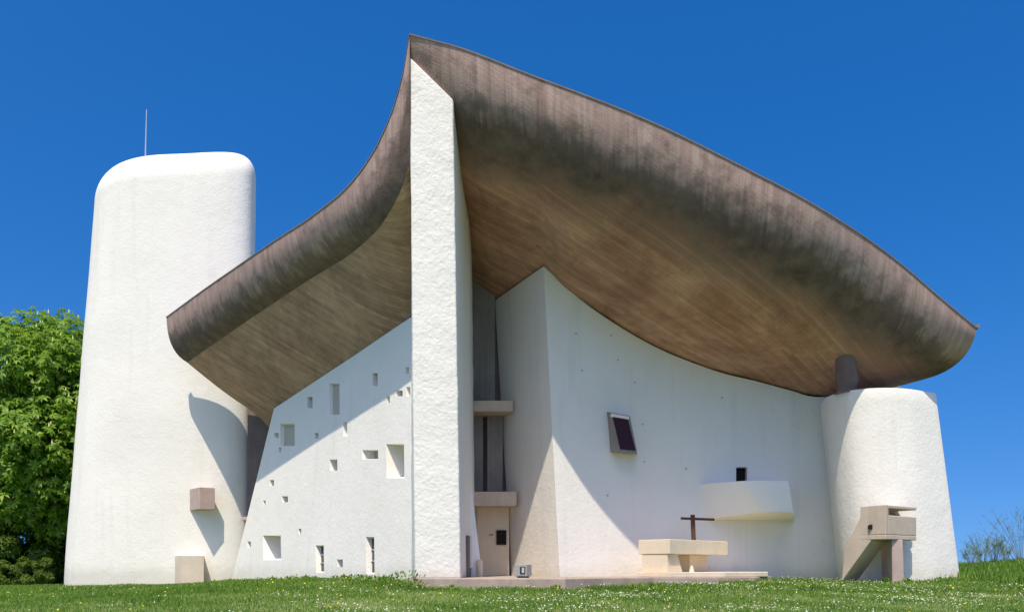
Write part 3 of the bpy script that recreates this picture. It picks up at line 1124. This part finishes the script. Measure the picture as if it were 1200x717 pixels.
# side door recess between tower and south wall
cbox('recess_panel', -12.8, -10.4, 41.3, 41.7, -0.8, 8.6, M_brown)
cbox('recess_canopy', -12.9, -12.0, 40.75, 41.4, 2.55, 2.72, M_pink)
cbox('side_door', -12.75, -11.9, 41.25, 41.38, -0.8, 2.5, M_dark)

# ---- the stout support tower on the right
bm = bmesh.new()
tpts = [(962, 31.2), (961, 29.8), (967, 28.7), (980, 27.95), (1000, 27.4), (1030, 27.1), (1062, 27.2), (1097, 27.9)]
bpts = [(984, 31.2), (984, 29.8), (988, 28.6), (1000, 27.8), (1020, 27.2), (1055, 26.9), (1092, 27.05), (1128, 27.7)]
tc = cr([((p - 600) / F * y, y, EYE + 0.2105 * 27.15) for p, y in tpts], 6)
bc = cr([((p - 600) / F * y, y, -0.6) for p, y in bpts], 6)
# thrown back at the far side
tb = [(13.95, 29.0, tc[0][2]), (13.9, 31.4, tc[0][2])]
bb = [(14.9, 29.0, -0.6), (15.0, 31.4, -0.6)]
ringsT = [Vector(p) for p in tc] + [Vector(p) for p in tb]
ringsB = [Vector(p) for p in bc] + [Vector(p) for p in bb]
prev = None
NRW = 16
for j in range(NRW + 1):
    k = j / NRW
    row = [bm.verts.new(b_.lerp(t_, k)) for b_, t_ in zip(ringsB, ringsT)]
    if prev:
        for i in range(len(row)):
            bm.faces.new((prev[i], prev[(i + 1) % len(row)], row[(i + 1) % len(row)], row[i]))
    else:
        bm.faces.new(row[::-1])
    prev = row
bm.faces.new(prev)
recalc(bm)
stw = cobj('support_tower', bm, M_wall)
bevel(stw, 0.04, 2, 50)
bake(stw)
smooth(stw, 35)
bm = bmesh.new()
cz = tc[0][2]
cx = (992.5 - 600) / F * 27.85
tube(bm, [(cx, 27.85, cz - 0.05), (cx, 27.85, cz + 0.3), (cx - 0.03, 27.85, cz + 0.8), (cx - 0.05, 27.85, cz + 2.6)], [0.39, 0.36, 0.325, 0.32], 20)
col_ = cobj('column', bm, M_col)
smooth(col_, 60)

# north and west sides of the chapel, not seen from here but there
bm = bmesh.new()
nw = [(15.0, 31.2), (13.5, 38), (9, 44), (2, 47.5), (-6, 48.5), (-14, 47)]
nwc = cr([(x, y, 0) for x, y in nw], 6)
lo = [bm.verts.new((x, y, -1.2)) for x, y, _ in nwc]; hi = [bm.verts.new((x, y, 6.4)) for x, y, _ in nwc]
lo2 = [bm.verts.new((x * 0.93, y - 0.8, -1.2)) for x, y, _ in nwc]; hi2 = [bm.verts.new((x * 0.93, y - 0.8, 6.4)) for x, y, _ in nwc]
for i in range(len(lo) - 1):
    bm.faces.new((lo[i], lo[i + 1], hi[i + 1], hi[i])); bm.faces.new((lo2[i], hi2[i], hi2[i + 1], lo2[i + 1])); bm.faces.new((hi[i], hi[i + 1], hi2[i + 1], hi2[i]))
smooth(cobj('north_wall', recalc(bm), M_wall), 40)

# ------------------------------------------------------------------ terrace
bm = bmesh.new()
plan = [(-2.78, 23.35), (-1.2, 23.2), (1.45, 23.15), (2.6, 24.3), (4.2, 25.3), (6.2, 25.7), (7.6, 26.6), (8.6, 28.2), (8.8, 30.6), (-2.9, 30.6)]
bm_prism(bm, [Vector((x, y, -0.75)) for x, y in plan], [Vector((x, y, 0.0)) for x, y in plan])
te = tag(obj('terrace', recalc(bm), M_terr), kind='structure')
bevel(te, 0.03, 2)

# ------------------------------------------------------------------ altar and things around it
def thing_local(base):
    return Vector(base)

al0 = at(785, 648.7, 25.7)
A = Vector((al0.x, al0.y, 0))
dl = Vector((0.715, 0.70, 0)).normalized()
ds = Vector((-0.75, 0.66, 0)).normalized()
altar = empty('altar', (A.x, A.y, 0.0), 'cream stone slab altar on two blocks standing on the terrace below the balcony', 'altar')
def abox(name, a0, a1, b0, b1, z0, z1, mat, parent, taper=0.0, bv=0.015):
    bm = bmesh.new()
    r0 = [dl * a0 + ds * b0, dl * (a1 + taper) + ds * b0, dl * (a1 + taper) + ds * b1, dl * a0 + ds * b1]
    r1 = [dl * a0 + ds * b0, dl * a1 + ds * b0, dl * a1 + ds * b1, dl * a0 + ds * b1]
    bm_prism(bm, [p + Vector((0, 0, z0)) for p in r0], [p + Vector((0, 0, z1)) for p in r1])
    o = obj(name, recalc(bm), mat, parent)
    bevel(o, bv, 2)
    return o
abox('slab', 0, 3.25, 0, 1.12, 0.70, 1.145, M_cream, altar)
abox('support', 0.02, 0.55, 0.1, 1.0, 0.152, 0.695, M_cream, altar, taper=0.28)
abox('support', 1.75, 2.75, 0.45, 0.95, 0.152, 0.695, M_cream, altar)
bm = bmesh.new()
pl = [at(747, 670, 26.4), at(784, 670, 25.45), at(850, 670, 26.0), at(900, 670, 27.2), at(900, 670, 29), at(770, 670, 29)]
bm_prism(bm, [Vector((p.x, p.y, 0.003)) for p in pl], [Vector((p.x, p.y, 0.15)) for p in pl])
dais = obj('altar_dais', recalc(bm), M_cream)
bevel(dais, 0.015, 2)
tag(dais, 'low cream stone platform step under the altar', 'platform')

cx_, cy_ = (814.5 - 600) / F * 28.4, 28.4
cross = empty('cross', (cx_, cy_, 0.15), 'dark wooden cross standing upright behind the altar slab', 'cross')
bm = bmesh.new(); bm_box(bm, -0.065, 0.065, -0.06, 0.06, 0, 1.9, __import__('mathutils').Matrix.Rotation(R(-2.5), 4, 'Y'))
c1_ = obj('post', recalc(bm), M_wood, cross); bevel(c1_, 0.01, 1)
bm = bmesh.new(); bm_box(bm, -0.56, 0.56, -0.10, -0.062, 1.71, 1.795, __import__('mathutils').Matrix.Rotation(R(2.2), 4, 'Y'))
c2_ = obj('crossbar', recalc(bm), M_wood, cross); bevel(c2_, 0.01, 1)

# small stone and candle block at the altar foot
bm = bmesh.new()
bmesh.ops.create_cone(bm, cap_ends=True, segments=14, radius1=0.085, radius2=0.04, depth=0.20)
bmesh.ops.translate(bm, verts=bm.verts, vec=(0, 0, 0.10))
for v in bm.verts: v.co += mnoise.noise_vector(v.co * 9) * 0.012
st_ = obj('marker_stone', bm, M_cream)
st_.location = (at(811, 668, 26.3).x, 26.35, 0.15)
tag(st_, 'small pale pointed stone in front of the right altar block', 'stone')

# floodlight box on the terrace edge
fl = empty('floodlight', ((613 - 600) / F * 24.3, 24.3, 0.0), 'small grey box floodlight with dark glass on the terrace edge', 'floodlight', rz=R(-28))
bm = bmesh.new(); bm_box(bm, -0.20, 0.20, -0.16, 0.16, 0.04, 0.38)
h_ = obj('housing', recalc(bm), M_metal, fl); bevel(h_, 0.02, 2)
bm = bmesh.new(); bm_box(bm, -0.01, 0.15, -0.178, -0.162, 0.11, 0.31)
obj('lens', recalc(bm), M_glass, fl)
bm = bmesh.new(); bm_box(bm, 0.055, 0.13, -0.188, -0.179, 0.14, 0.29)
obj('reflector', recalc(bm), M_pale, fl)
bm = bmesh.new(); bm_box(bm, -0.14, 0.14, -0.10, 0.10, 0.0, 0.038)
obj('foot', recalc(bm), M_dark, fl)

bm = bmesh.new()
tube(bm, [(0, 0, 0), (0, 0, 0.5), (0, 0, 0.54)], [0.10, 0.10, 0.06], 16)
bo_ = obj('bollard', recalc(bm), M_cream); smooth(bo_, 40)
bo_.location = ((562 - 600) / F * 27.0, 27.0, 0.0)
tag(bo_, 'short pale post beside the door at the foot of the fin', 'post')

# low concrete block at the foot of the tower
yl = tower_front(222, 0.3)
low = obj('concrete_block', None or bmesh.new(), M_cream)
bm = bmesh.new()
lb = [at(205, 678, yl - 0.05), at(212, 678, yl - 0.75), at(239, 678, yl - 0.55), at(239, 678, yl + 0.3), at(206, 678, yl + 0.3)]
bm_prism(bm, [Vector((p.x, p.y, -0.8)) for p in lb], [Vector((p.x, p.y, zpy(650.5, yl - 0.6))) for p in lb])
recalc(bm); bm.to_mesh(low.data); bm.free()
low.data.materials.clear(); low.data.materials.append(M_block)
bevel(low, 0.02, 2)
tag(low, 'low beige concrete block at the foot of the tall white tower', 'block')

# ------------------------------------------------------------------ outdoor pulpit
Yp = 25.9
pulpit = empty('outdoor_pulpit', (at(1055, 678, Yp).x, Yp, -0.1), 'beige concrete outdoor pulpit with stair against the support tower', 'pulpit')
PO = pulpit.location.copy()
ca = at(1038, 592, 25.4)      # nearest vertical edge of the box
cl = at(1008, 594, 26.1)
cr_ = at(1074, 593.5, 26.4)
zt, zb = zpy(591, 25.4), zpy(631.5, 25.4)
a_ = Vector((ca.x, ca.y, 0)); l_ = Vector((cl.x, cl.y, 0)); r_ = Vector((cr_.x, cr_.y, 0))
bk_ = l_ + (r_ - a_)
def pp(name, bottom, top, mat, bv=0.02):
    bm = bmesh.new()
    bm_prism(bm, [p - PO for p in bottom], [p - PO for p in top])
    o = obj(name, recalc(bm), mat, pulpit)
    if bv: bevel(o, bv, 2)
    return o
V = lambda p, z: Vector((p.x, p.y, z))
# box: floor slab, left wall, front parapet (lower, leaving a dark slot), top slab
gl = (r_ - a_).normalized(); gb = (l_ - a_).normalized()
pp('floor', [V(a_, zb), V(r_, zb), V(bk_, zb), V(l_, zb)], [V(a_, zb + .14), V(r_, zb + .14), V(bk_, zb + .14), V(l_, zb + .14)], M_pulpit)
wl_in = l_ + gl * 0.16; wa_in = a_ + gl * 0.16
pp('side_wall', [V(a_, zb + .142), V(wa_in, zb + .142), V(wl_in, zb + .142), V(l_, zb + .142)], [V(a_, zt), V(wa_in, zt), V(wl_in, zt), V(l_, zt)], M_pulpit)
p1, p2 = a_ + gl * 0.162, r_
p3, p4 = p2 + gb * 0.14, p1 + gb * 0.14
zm = zt - 0.31
pp('parapet', [V(p1, zb + .142), V(p2, zb + .142), V(p3, zb + .142), V(p4, zb + .142)], [V(p1, zm), V(p2, zm), V(p3, zm), V(p4, zm)], M_pulpit)
p5, p6 = r_ - gl * 0.14 + gb * 0.142, r_ + gb * 0.142
p7, p8 = bk_, bk_ - gl * 0.14
pp('side_wall', [V(p5, zb + .142), V(p6, zb + .142), V(p7, zb + .142), V(p8, zb + .142)], [V(p5, zm - .1), V(p6, zm - .1), V(p7, zt - .102), V(p8, zt - .102)], M_pulpit)
o1, o2 = a_ + gl * 0.0 + gb * 0.30, r_ + gb * 0.30
pp('lectern_top', [V(a_ + gl * .162, zt - .10), V(r_, zt - .10), V(bk_, zt - .10), V(wl_in, zt - .10)], [V(a_ + gl * .162, zt - .004), V(r_ + gl * .04, zt - .004), V(bk_ + gl * .04, zt - .004), V(wl_in, zt - .004)], M_pulpit)
bm = bmesh.new()
hc = at(1020, 617, 25.75)
bmesh.ops.create_cone(bm, cap_ends=True, segments=14, radius1=0.075, radius2=0.075, depth=0.10)
bmesh.ops.rotate(bm, verts=bm.verts, matrix=__import__('mathutils').Matrix.Rotation(R(90), 3, 'X'))
bmesh.ops.translate(bm, verts=bm.verts, vec=a_.lerp(l_, 0.58) - Vector((PO.x, PO.y, PO.z)) + Vector((0, 0.0, hc.z)))
obj('drain_hole', bm, M_dark, pulpit)
# stair flank: a raking slab carrying the line of the box's side wall down to the grass
gd = (l_ - a_).normalized()
st_out = []
for px, py in ((986, 681), (990, 642), (1008, 606), (1009, 612), (1020, 634)):
    P_ = line_at(a_, gd, px)
    st_out.append(at(px, py, P_.y))
st_out[3] = Vector((st_out[4].x, st_out[4].y, st_out[2].z))
sh_ = gl * 0.004 + Vector((0, 0, 0))
pp('stair', [p + sh_ for p in st_out], [p + sh_ + gl * 0.85 for p in st_out], M_pulpit, 0.015)
# post
pa = at(1046, 679, 25.75); pb = at(1060, 679, 25.85)
pp('leg', [Vector((pa.x, pa.y, -0.35)), Vector((pb.x, pb.y, -0.35)), Vector((pb.x + 0.25, pb.y + 1.3, -0.35)), Vector((pa.x + 0.25, pa.y + 1.3, -0.35))],
   [Vector((pa.x - 0.02, pa.y, zb - .002)), Vector((pb.x - 0.05, pb.y, zb - .002)), Vector((pb.x + 0.2, pb.y + 1.3, zb - .002)), Vector((pa.x + 0.2, pa.y + 1.3, zb - .002))], M_pink)

# ------------------------------------------------------------------ foliage helpers
def big_mesh(name, V_, F_):
    me = bpy.data.meshes.new(name)
    V_ = np.asarray(V_, np.float32); F_ = np.asarray(F_, np.int32)
    k = F_.shape[1]
    me.vertices.add(len(V_)); me.vertices.foreach_set('co', V_.ravel())
    me.loops.add(F_.size); me.loops.foreach_set('vertex_index', F_.ravel())
    me.polygons.add(len(F_)); me.polygons.foreach_set('loop_start', np.arange(0, F_.size, k, dtype=np.int32))
    me.update(calc_edges=True)
    me.validate()
    return me


def unit(a): return a / np.maximum(np.linalg.norm(a, axis=-1, keepdims=True), 1e-9)


# ---- grass
def patchy(m, dark, lo=0.42, hi=0.62, sc=0.55):
    t = m.node_tree; N = NB(t)
    b = t.nodes['Principled BSDF']
    src = b.inputs['Base Color'].links[0].from_socket
    geo = N('ShaderNodeNewGeometry').outputs['Position']
    f = N.noise(N.mapping(geo, (sc, sc * 2.2, sc)), 1.0, 5, 0.65)
    N.link(N.mix(N.mapr(f, lo, hi), src, N.mix(1.0, src, dark, 'MULTIPLY')), b.inputs['Base Color'])


M_grass = leafmat('grass_blades', (0.075, 0.19, 0.018), (0.31, 0.44, 0.07), 0.38, 0.6)

patchy(M_grass, (0.50, 0.66, 0.6))


def in_poly(x, y, poly):
    c = np.zeros(len(x), bool)
    j = len(poly) - 1
    for i in range(len(poly)):
        xi, yi = poly[i]; xj, yj = poly[j]
        m = ((yi > y) != (yj > y)) & (x < (xj - xi) * (y - yi) / (yj - yi + 1e-12) + xi)
        c ^= m
        j = i
    return c


b_in = [(-18, 41.5), (-13.4, 41.0), (-3.3, 27.2), (-2.8, 23.3), (1.5, 23.1), (2.7, 24.3), (4.3, 25.25), (6.2, 25.7), (8.25, 27.0), (8.8, 28.6), (9.0, 29.8), (10.9, 29.9), (10.9, 28.2), (12.2, 27.1), (14.5, 27.5), (15.5, 31), (0, 48), (-18, 48)]


def blades(n, xr, yr, hr, wr, seedbias=None):
    x = rng.uniform(*xr, n); y = rng.uniform(*yr, n)
    keep = (np.abs(x) < 0.68 * y + 4) & ~in_poly(x, y, b_in)
    x, y = x[keep], y[keep]
    n = len(x)
    patch = 0.5 + 0.5 * np.sin(x * 0.8 + 2 * np.sin(y * 0.6)) * np.cos(y * 0.9 + x * .3)
    h = rng.uniform(*hr, n) * (0.6 + 0.7 * patch)
    z = ground_z(x, y) - 0.01
    a = rng.uniform(0, 2 * np.pi, n)
    wv = rng.uniform(*wr, n)
    lean = rng.uniform(0.1, 0.75, n) * h
    la = rng.uniform(0, 2 * np.pi, n)
    dx, dy = np.cos(a) * wv / 2, np.sin(a) * wv / 2
    lx, ly = np.cos(la) * lean, np.sin(la) * lean
    P = np.stack([np.stack([x - dx, y - dy, z], -1), np.stack([x + dx, y + dy, z], -1),
                  np.stack([x + dx * .7 + lx * .4, y + dy * .7 + ly * .4, z + h * .6], -1),
                  np.stack([x - dx * .7 + lx * .4, y - dy * .7 + ly * .4, z + h * .6], -1),
                  np.stack([x + lx, y + ly, z + h * .97], -1)], 1)
    return P


Pb = np.concatenate([
    blades(170000, (-20, 20), (11.5, 24), (0.04, 0.11), (0.008, 0.02)),
    blades(90000, (-22, 24), (22, 30), (0.05, 0.13), (0.012, 0.028)),
    blades(60000, (-34, -2), (26, 46), (0.06, 0.14), (0.02, 0.045)),
    blades(50000, (14, 34), (24, 44), (0.10, 0.34), (0.02, 0.045)),
])
nb_ = len(Pb)
V_ = Pb.reshape(-1, 3)
base = (np.arange(nb_) * 5)[:, None]
tri = np.concatenate([base + np.array([[0, 1, 2]]), base + np.array([[0, 2, 3]]), base + np.array([[3, 2, 4]])])
tag(obj('grass', big_mesh('grass', V_, tri), M_grass), 'short green lawn grass sloping up to the chapel', 'grass', kind='stuff')

# ---- weeds along the wall foot and by the fin
def broadleaf(n_cl, centers, rad, hgt, size, name, mat, label):
    Vs, Fs = [], []
    k = 0
    for (x, y, s) in centers:
        z0 = float(ground_z(x, y))
        for _ in range(int(n_cl * s)):
            r = rad * s * math.sqrt(random.random()); a = random.random() * 6.283
            bx, by = x + r * math.cos(a), y + r * math.sin(a)
            hh = hgt * s * random.random() * (1 - 0.5 * r / (rad * s))
            d = np.array([math.cos(a + random.uniform(-1, 1)), math.sin(a + random.uniform(-1, 1)), random.uniform(0.2, 1.4)]); d /= np.linalg.norm(d)
            sd = np.cross(d, [0, 0, 1]); sd /= np.linalg.norm(sd) + 1e-9
            L = size * random.uniform(0.6, 1.3)
            p = np.array([bx, by, z0 + hh])
            Vs += [p, p + d * L * .5 + sd * L * .22, p + d * L, p + d * L * .5 - sd * L * .22]
            Fs.append((k, k + 1, k + 2, k + 3)); k += 4
    return tag(obj(name, big_mesh(name, Vs, Fs), mat), label, 'weeds', kind='stuff')


M_weed = leafmat('weed_leaves', (0.07, 0.17, 0.015), (0.20, 0.32, 0.04), 0.35, 0.5)
cs = [(-2.95, 23.6, 1.3), (-3.3, 23.9, 1.0), (-3.7, 24.4, 0.7), (-2.6, 22.95, 0.7), (-4.2, 25, .5)]
for i in range(34):
    t = random.random()
    cs.append((-3.9 - 9.4 * t + random.uniform(-.3, .3), 27.0 + 12.3 * t - random.uniform(0.2, .8), random.uniform(0.25, 0.6)))
for i in range(16):
    cs.append((random.uniform(-2, 14), random.uniform(22.3, 23.0) if random.random() < .4 else random.uniform(25.2, 26.4), random.uniform(0.2, 0.45)))
cs = [c for c in cs if not in_poly(np.array([c[0]]), np.array([c[1]]), b_in)[0]]
broadleaf(90, cs, 0.45, 0.38, 0.13, 'weeds', M_weed, 'leafy green weeds tufted along the foot of the white wall')

# ---- daisies, as many as nobody would count
M_white = leafmat('daisy_white', (0.42, 0.46, 0.30), (0.80, 0.80, 0.70), 0.2, 0.8)
M_yel = leafmat('dandelion_yellow', (0.75, 0.52, 0.02), (0.80, 0.66, 0.06), 0.1, 0.7)


def flowers(n, rr, name, mat, label, mask):
    x = rng.uniform(-19, 20, n); y = rng.uniform(11.5, 27.5, n)
    dens = mask(x, y)
    keep = (rng.random(n) < dens) & ~in_poly(x, y, b_in) & (np.abs(x) < 0.68 * y + 2)
    x, y = x[keep], y[keep]; n = len(x)
    z = ground_z(x, y) + rng.uniform(0.06, 0.13, n)
    r = rng.uniform(*rr, n)
    nrm = unit(np.stack([rng.normal(0, .35, n), rng.normal(-.45, .35, n), np.full(n, 1.0)], -1))
    u = unit(np.cross(nrm, np.array([1.0, 0, 0]))); v = np.cross(nrm, u)
    c = np.stack([x, y, z], -1)
    Vs = []
    for k in range(6):
        a = k * math.pi / 3
        Vs.append(c + (u * math.cos(a) + v * math.sin(a)) * r[:, None])
    Vs = np.stack(Vs, 1).reshape(-1, 3)
    Fs = np.arange(n * 6).reshape(n, 6)
    return tag(obj(name, big_mesh(name, Vs, Fs), mat), label, 'flowers', kind='stuff')


def dmask(x, y):
    p = 0.5 + 0.5 * np.sin(x * 1.1 + 1.7 * np.sin(y * 0.9 + x * .2)) * np.sin(y * 1.9 + 0.6 * x)
    right = np.clip((x + 7) / 8, 0.05, 1)
    return right * (0.05 + 0.95 * p ** 3)


flowers(40000, (0.008, 0.018), 'daisies', M_white, 'white daisies scattered thickly through the lawn', dmask)
flowers(1500, (0.012, 0.026), 'dandelions', M_yel, 'yellow dandelions dotted among the daisies', lambda x, y: 0.12 + 0.3 * np.sin(x * .7 + y) ** 4)

# ---- horse chestnut at the left
M_leaf = leafmat('chestnut_leaf', (0.085, 0.21, 0.015), (0.32, 0.48, 0.05), 0.45, 0.45)
M_candle = leafmat('candle_flower', (0.42, 0.48, 0.16), (0.60, 0.64, 0.28), 0.2, 0.7)
M_bark = plain('bark', (0.07, 0.055, 0.04), 0.95)


def crown_points(cx, cy, cz, rx, ry, rz, n_lobe, seed):
    r = np.random.default_rng(seed)
    L = []
    for i in range(n_lobe):
        d = unit(r.normal(0, 1, 3)); d[2] = d[2] * 0.95
        k = r.uniform(0.55, 0.86)
        L.append(np.array([cx + d[0] * rx * k, cy + d[1] * ry * k, cz + d[2] * rz * k, r.uniform(0.16, 0.30) * (rx + rz) / 2]))
    return np.array(L)


def leaf_clumps(P, D, size, seed, nleaf=7, droop=0.35):
    """P centres, D outward directions; each clump is a palm of leaflets"""
    r = np.random.default_rng(seed)
    n = len(P)
    up = unit(D * 0.6 + np.array([0, 0, 0.75]) + r.normal(0, 0.35, (n, 3)))
    u = unit(np.cross(up, unit(r.normal(0, 1, (n, 3))))); v = np.cross(up, u)
    s = size * r.uniform(0.6, 1.25, n)
    Vs, Fs = [], []
    for k in range(nleaf):
        a = 2 * math.pi * k / nleaf + r.normal(0, .15, n)
        d = u * np.cos(a)[:, None] + v * np.sin(a)[:, None]
        side = np.cross(up, d)
        L = (s * r.uniform(0.8, 1.1, n))[:, None]
        p0 = P
        pm = P + d * L * 0.6 + up * L * 0.05
        p1 = P + d * L - up * L * droop
        Vs.append(np.stack([p0, pm + side * L * 0.21, p1, pm - side * L * 0.21], 1))
    V_ = np.concatenate(Vs).reshape(-1, 3)
    F_ = np.arange(len(V_)).reshape(-1, 4)
    return V_, F_


def make_tree(name, loc, h, rx, rz, seed, label, n_lobe=90, dens=70, size=0.42, candles=0, cz=None, mat=None):
    root = empty(name, loc, label, 'tree')
    cz = cz if cz else h - rz
    r = np.random.default_rng(seed)
    bm = bmesh.new()
    tube(bm, [(0, 0, -0.3), (0.1, 0, cz * 0.35), (0.0, 0.1, cz * 0.8), (0, 0, cz + rz * 0.25)], [h * 0.032, h * 0.026, h * 0.018, h * 0.006], 10)
    for k in range(12):
        a = k * 2.4; zz = cz * 0.45 + k * rz * 0.09
        e_ = Vector((math.cos(a) * rx * 0.6, math.sin(a) * rx * 0.6, zz + rz * 0.25))
        tube(bm, [(0, 0, zz), (e_.x * .45, e_.y * .45, zz + rz * .14), tuple(e_)], [h * 0.011, h * 0.008, h * 0.003], 6)
    tr = obj('trunk', recalc(bm), M_bark, root)
    smooth(tr, 60)
    L = crown_points(0, 0, cz, rx, rx, rz, n_lobe, seed)
    PP, DD = [], []
    for l in L:
        n = int(dens * (l[3] / (0.23 * (rx + rz) / 2)) ** 2)
        d = unit(r.normal(0, 1, (n, 3)))
        rad = l[3] * r.uniform(0.55, 1.06, n)[:, None]
        sc = np.array([1.15, 1.15, 0.72])
        p = l[:3] + d * rad * sc
        PP.append(p); DD.append(unit(d + 0.6 * unit(p - np.array([0, 0, cz]))))
    # sparse inner fill
    n = n_lobe * 16
    d = unit(r.normal(0, 1, (n, 3))); rr_ = r.uniform(0.2, 0.75, n)[:, None]
    PP.append(d * rr_ * np.array([rx, rx, rz]) + np.array([0, 0, cz])); DD.append(d)
    PP = np.concatenate(PP); DD = np.concatenate(DD)
    keep = PP[:, 2] > 0.25
    PP, DD = PP[keep], DD[keep]
    V_, F_ = leaf_clumps(PP, DD, size, seed + 1)
    obj('crown', big_mesh('crown', V_, F_), mat or M_leaf, root)
    if candles:
        out = np.linalg.norm((PP - np.array([0, 0, cz])) / np.array([rx, rx, rz]), axis=1)
        idx_ = np.where(out > 0.82)[0]
        idx_ = r.choice(idx_, min(candles, len(idx_)), replace=False)
        Vs, Fs = [], []
        kk = 0
        for i in idx_:
            p = PP[i] + np.array([0, 0, 0.08])
            hh = r.uniform(0.22, 0.36); rr2 = 0.07
            rr2 = 0.055; ring1 = [p + np.array([math.cos(a) * rr2, math.sin(a) * rr2, 0.06]) for a in (0, 2.1, 4.2)]
            tip = p + np.array([0, 0, hh])
            Vs += ring1 + [tip]
            Fs += [(kk, kk + 1, kk + 3), (kk + 1, kk + 2, kk + 3), (kk + 2, kk, kk + 3)]
            kk += 4
        obj('blossom', big_mesh('blossom', Vs, Fs), M_candle, root)
    return root


ty = 54.0
gz = float(ground_z(-28.5, ty))
make_tree('chestnut_tree', (-26.9, ty, gz), 18.2, 7.4, 8.8, 11, 'tall flowering horse chestnut with dense green crown left of the tower', n_lobe=230, dens=125, size=0.37, candles=420, cz=9.3)
make_tree('chestnut_tree', (-41.0, 60.0, float(ground_z(-41, 60))), 16.0, 7.0, 7.6, 23, 'second green chestnut at the far left edge behind the tall one', n_lobe=110, dens=90, size=0.40, candles=200, cz=8.4)

# bushes under it
M_bush = leafmat('bush_leaf', (0.06, 0.13, 0.012), (0.16, 0.24, 0.03), 0.35, 0.5)


def make_bush(loc, rx, rz, seed, label, n=1500, size=0.14, mat=None):
    r = np.random.default_rng(seed)
    root = empty('bush', loc, label, 'bush')
    bm = bmesh.new()
    for k in range(6):
        a = k * 1.05
        tube(bm, [(0, 0, -0.1), (math.cos(a) * rx * .3, math.sin(a) * rx * .3, rz * .5), (math.cos(a) * rx * .6, math.sin(a) * rx * .6, rz * 1.1)], [0.04, 0.03, 0.01], 5)
    obj('stem', recalc(bm), M_bark, root)
    L = crown_points(0, 0, rz * .8, rx, rx, rz, 16, seed)
    d = unit(r.normal(0, 1, (n, 3)))
    li = r.integers(0, len(L), n)
    p = L[li, :3] + d * L[li, 3:4] * r.uniform(0.5, 1.3, (n, 1))
    keep = p[:, 2] > 0.03
    V_, F_ = leaf_clumps(p[keep], d[keep], size, seed + 5, nleaf=5)
    obj('foliage', big_mesh('foliage', V_, F_), mat or M_bush, root)
    return root


for i, (px, Y, rx, rz, lab) in enumerate([
        (12, 47.5, 1.5, 0.85, 'low rounded green bush at the left edge of the lawn'),
        (40, 47.0, 1.0, 0.95, 'low green bush nearest the tower, under the chestnut'),
        (22, 51.5, 3.4, 1.9, 'broad taller bush in deep shade behind the two low bushes')]):
    x = (px - 600) / F * Y
    make_bush((x, Y, float(ground_z(x, Y))), rx, rz, 40 + i, lab, n=1900 if i < 2 else 5200, size=0.14 if i < 2 else 0.3)
# dark hedge depth under the crowns
x = (20 - 600) / F * 58
o_ = make_bush((x, 57.5, float(ground_z(x, 57.5))), 7.5, 3.6, 77, 'long dark hedge in shade behind the chestnut trunk', n=9000, size=0.42, mat=M_leaf)

# ---- thin scrub on the right-hand bank
M_twig = leafmat('scrub_leaf', (0.12, 0.20, 0.05), (0.26, 0.32, 0.12), 0.4, 0.6)
M_stem = plain('pale_stem', (0.20, 0.21, 0.13), 0.9)


def scrub(px, Y, h, seed, label, leaves=700):
    r = random.Random(seed)
    x = (px - 600) / F * Y
    z = float(ground_z(x, Y))
    root = empty('shrub', (x, Y, z - 0.05), label, 'shrub')
    bm = bmesh.new()
    tips = []
    for k in range(22):
        a = r.random() * 6.283; s = r.uniform(0.1, 0.7) * h
        hh = h * r.uniform(0.5, 1.05)
        p1 = (math.cos(a) * s * .4, math.sin(a) * s * .4, hh * .5); p2 = (math.cos(a) * s, math.sin(a) * s, hh)
        tube(bm, [(math.cos(a) * .05, math.sin(a) * .05, -0.05), p1, p2], [0.012, 0.008, 0.003], 4)
        tips += [(p1, p2)]
        for q in range(3):
            f = r.uniform(.3, .9)
            b0 = Vector(p1).lerp(Vector(p2), f)
            b1 = b0 + Vector((r.uniform(-.25, .25) * h * .6, r.uniform(-.2, .2) * h * .6, r.uniform(.05, .28) * h))
            tube(bm, [tuple(b0), tuple(b1)], [0.006, 0.002], 4)
            tips.append((tuple(b0), tuple(b1)))
    obj('stem', recalc(bm), M_stem, root)
    P, D = [], []
    for _ in range(leaves):
        a, b_ = r.choice(tips)
        P.append(np.array(Vector(a).lerp(Vector(b_), r.random())) + np.array([r.gauss(0, .03), r.gauss(0, .03), r.gauss(0, .03)])); D.append(unit(np.array([r.gauss(0, 1), r.gauss(0, 1), .5])))
    V_, F_ = leaf_clumps(np.array(P), np.array(D), 0.042, seed, nleaf=3)
    obj('foliage', big_mesh('foliage', V_, F_), M_twig, root)


for i, (px, Y, h, lab) in enumerate([
        (1139, 40, 1.1, 'small thin scrub bush right beside the support tower'),
        (1152, 44, 1.7, 'thin twiggy bush on the bank, second from the support tower'),
        (1165, 41, 1.5, 'feathery bush on the bank, third from the support tower'),
        (1179, 43, 1.2, 'low sparse bush on the bank just left of the tallest shrub'),
        (1197, 40, 2.8, 'tallest twiggy shrub at the right edge of the bank')]):
    scrub(px, Y, h, 60 + i, lab)
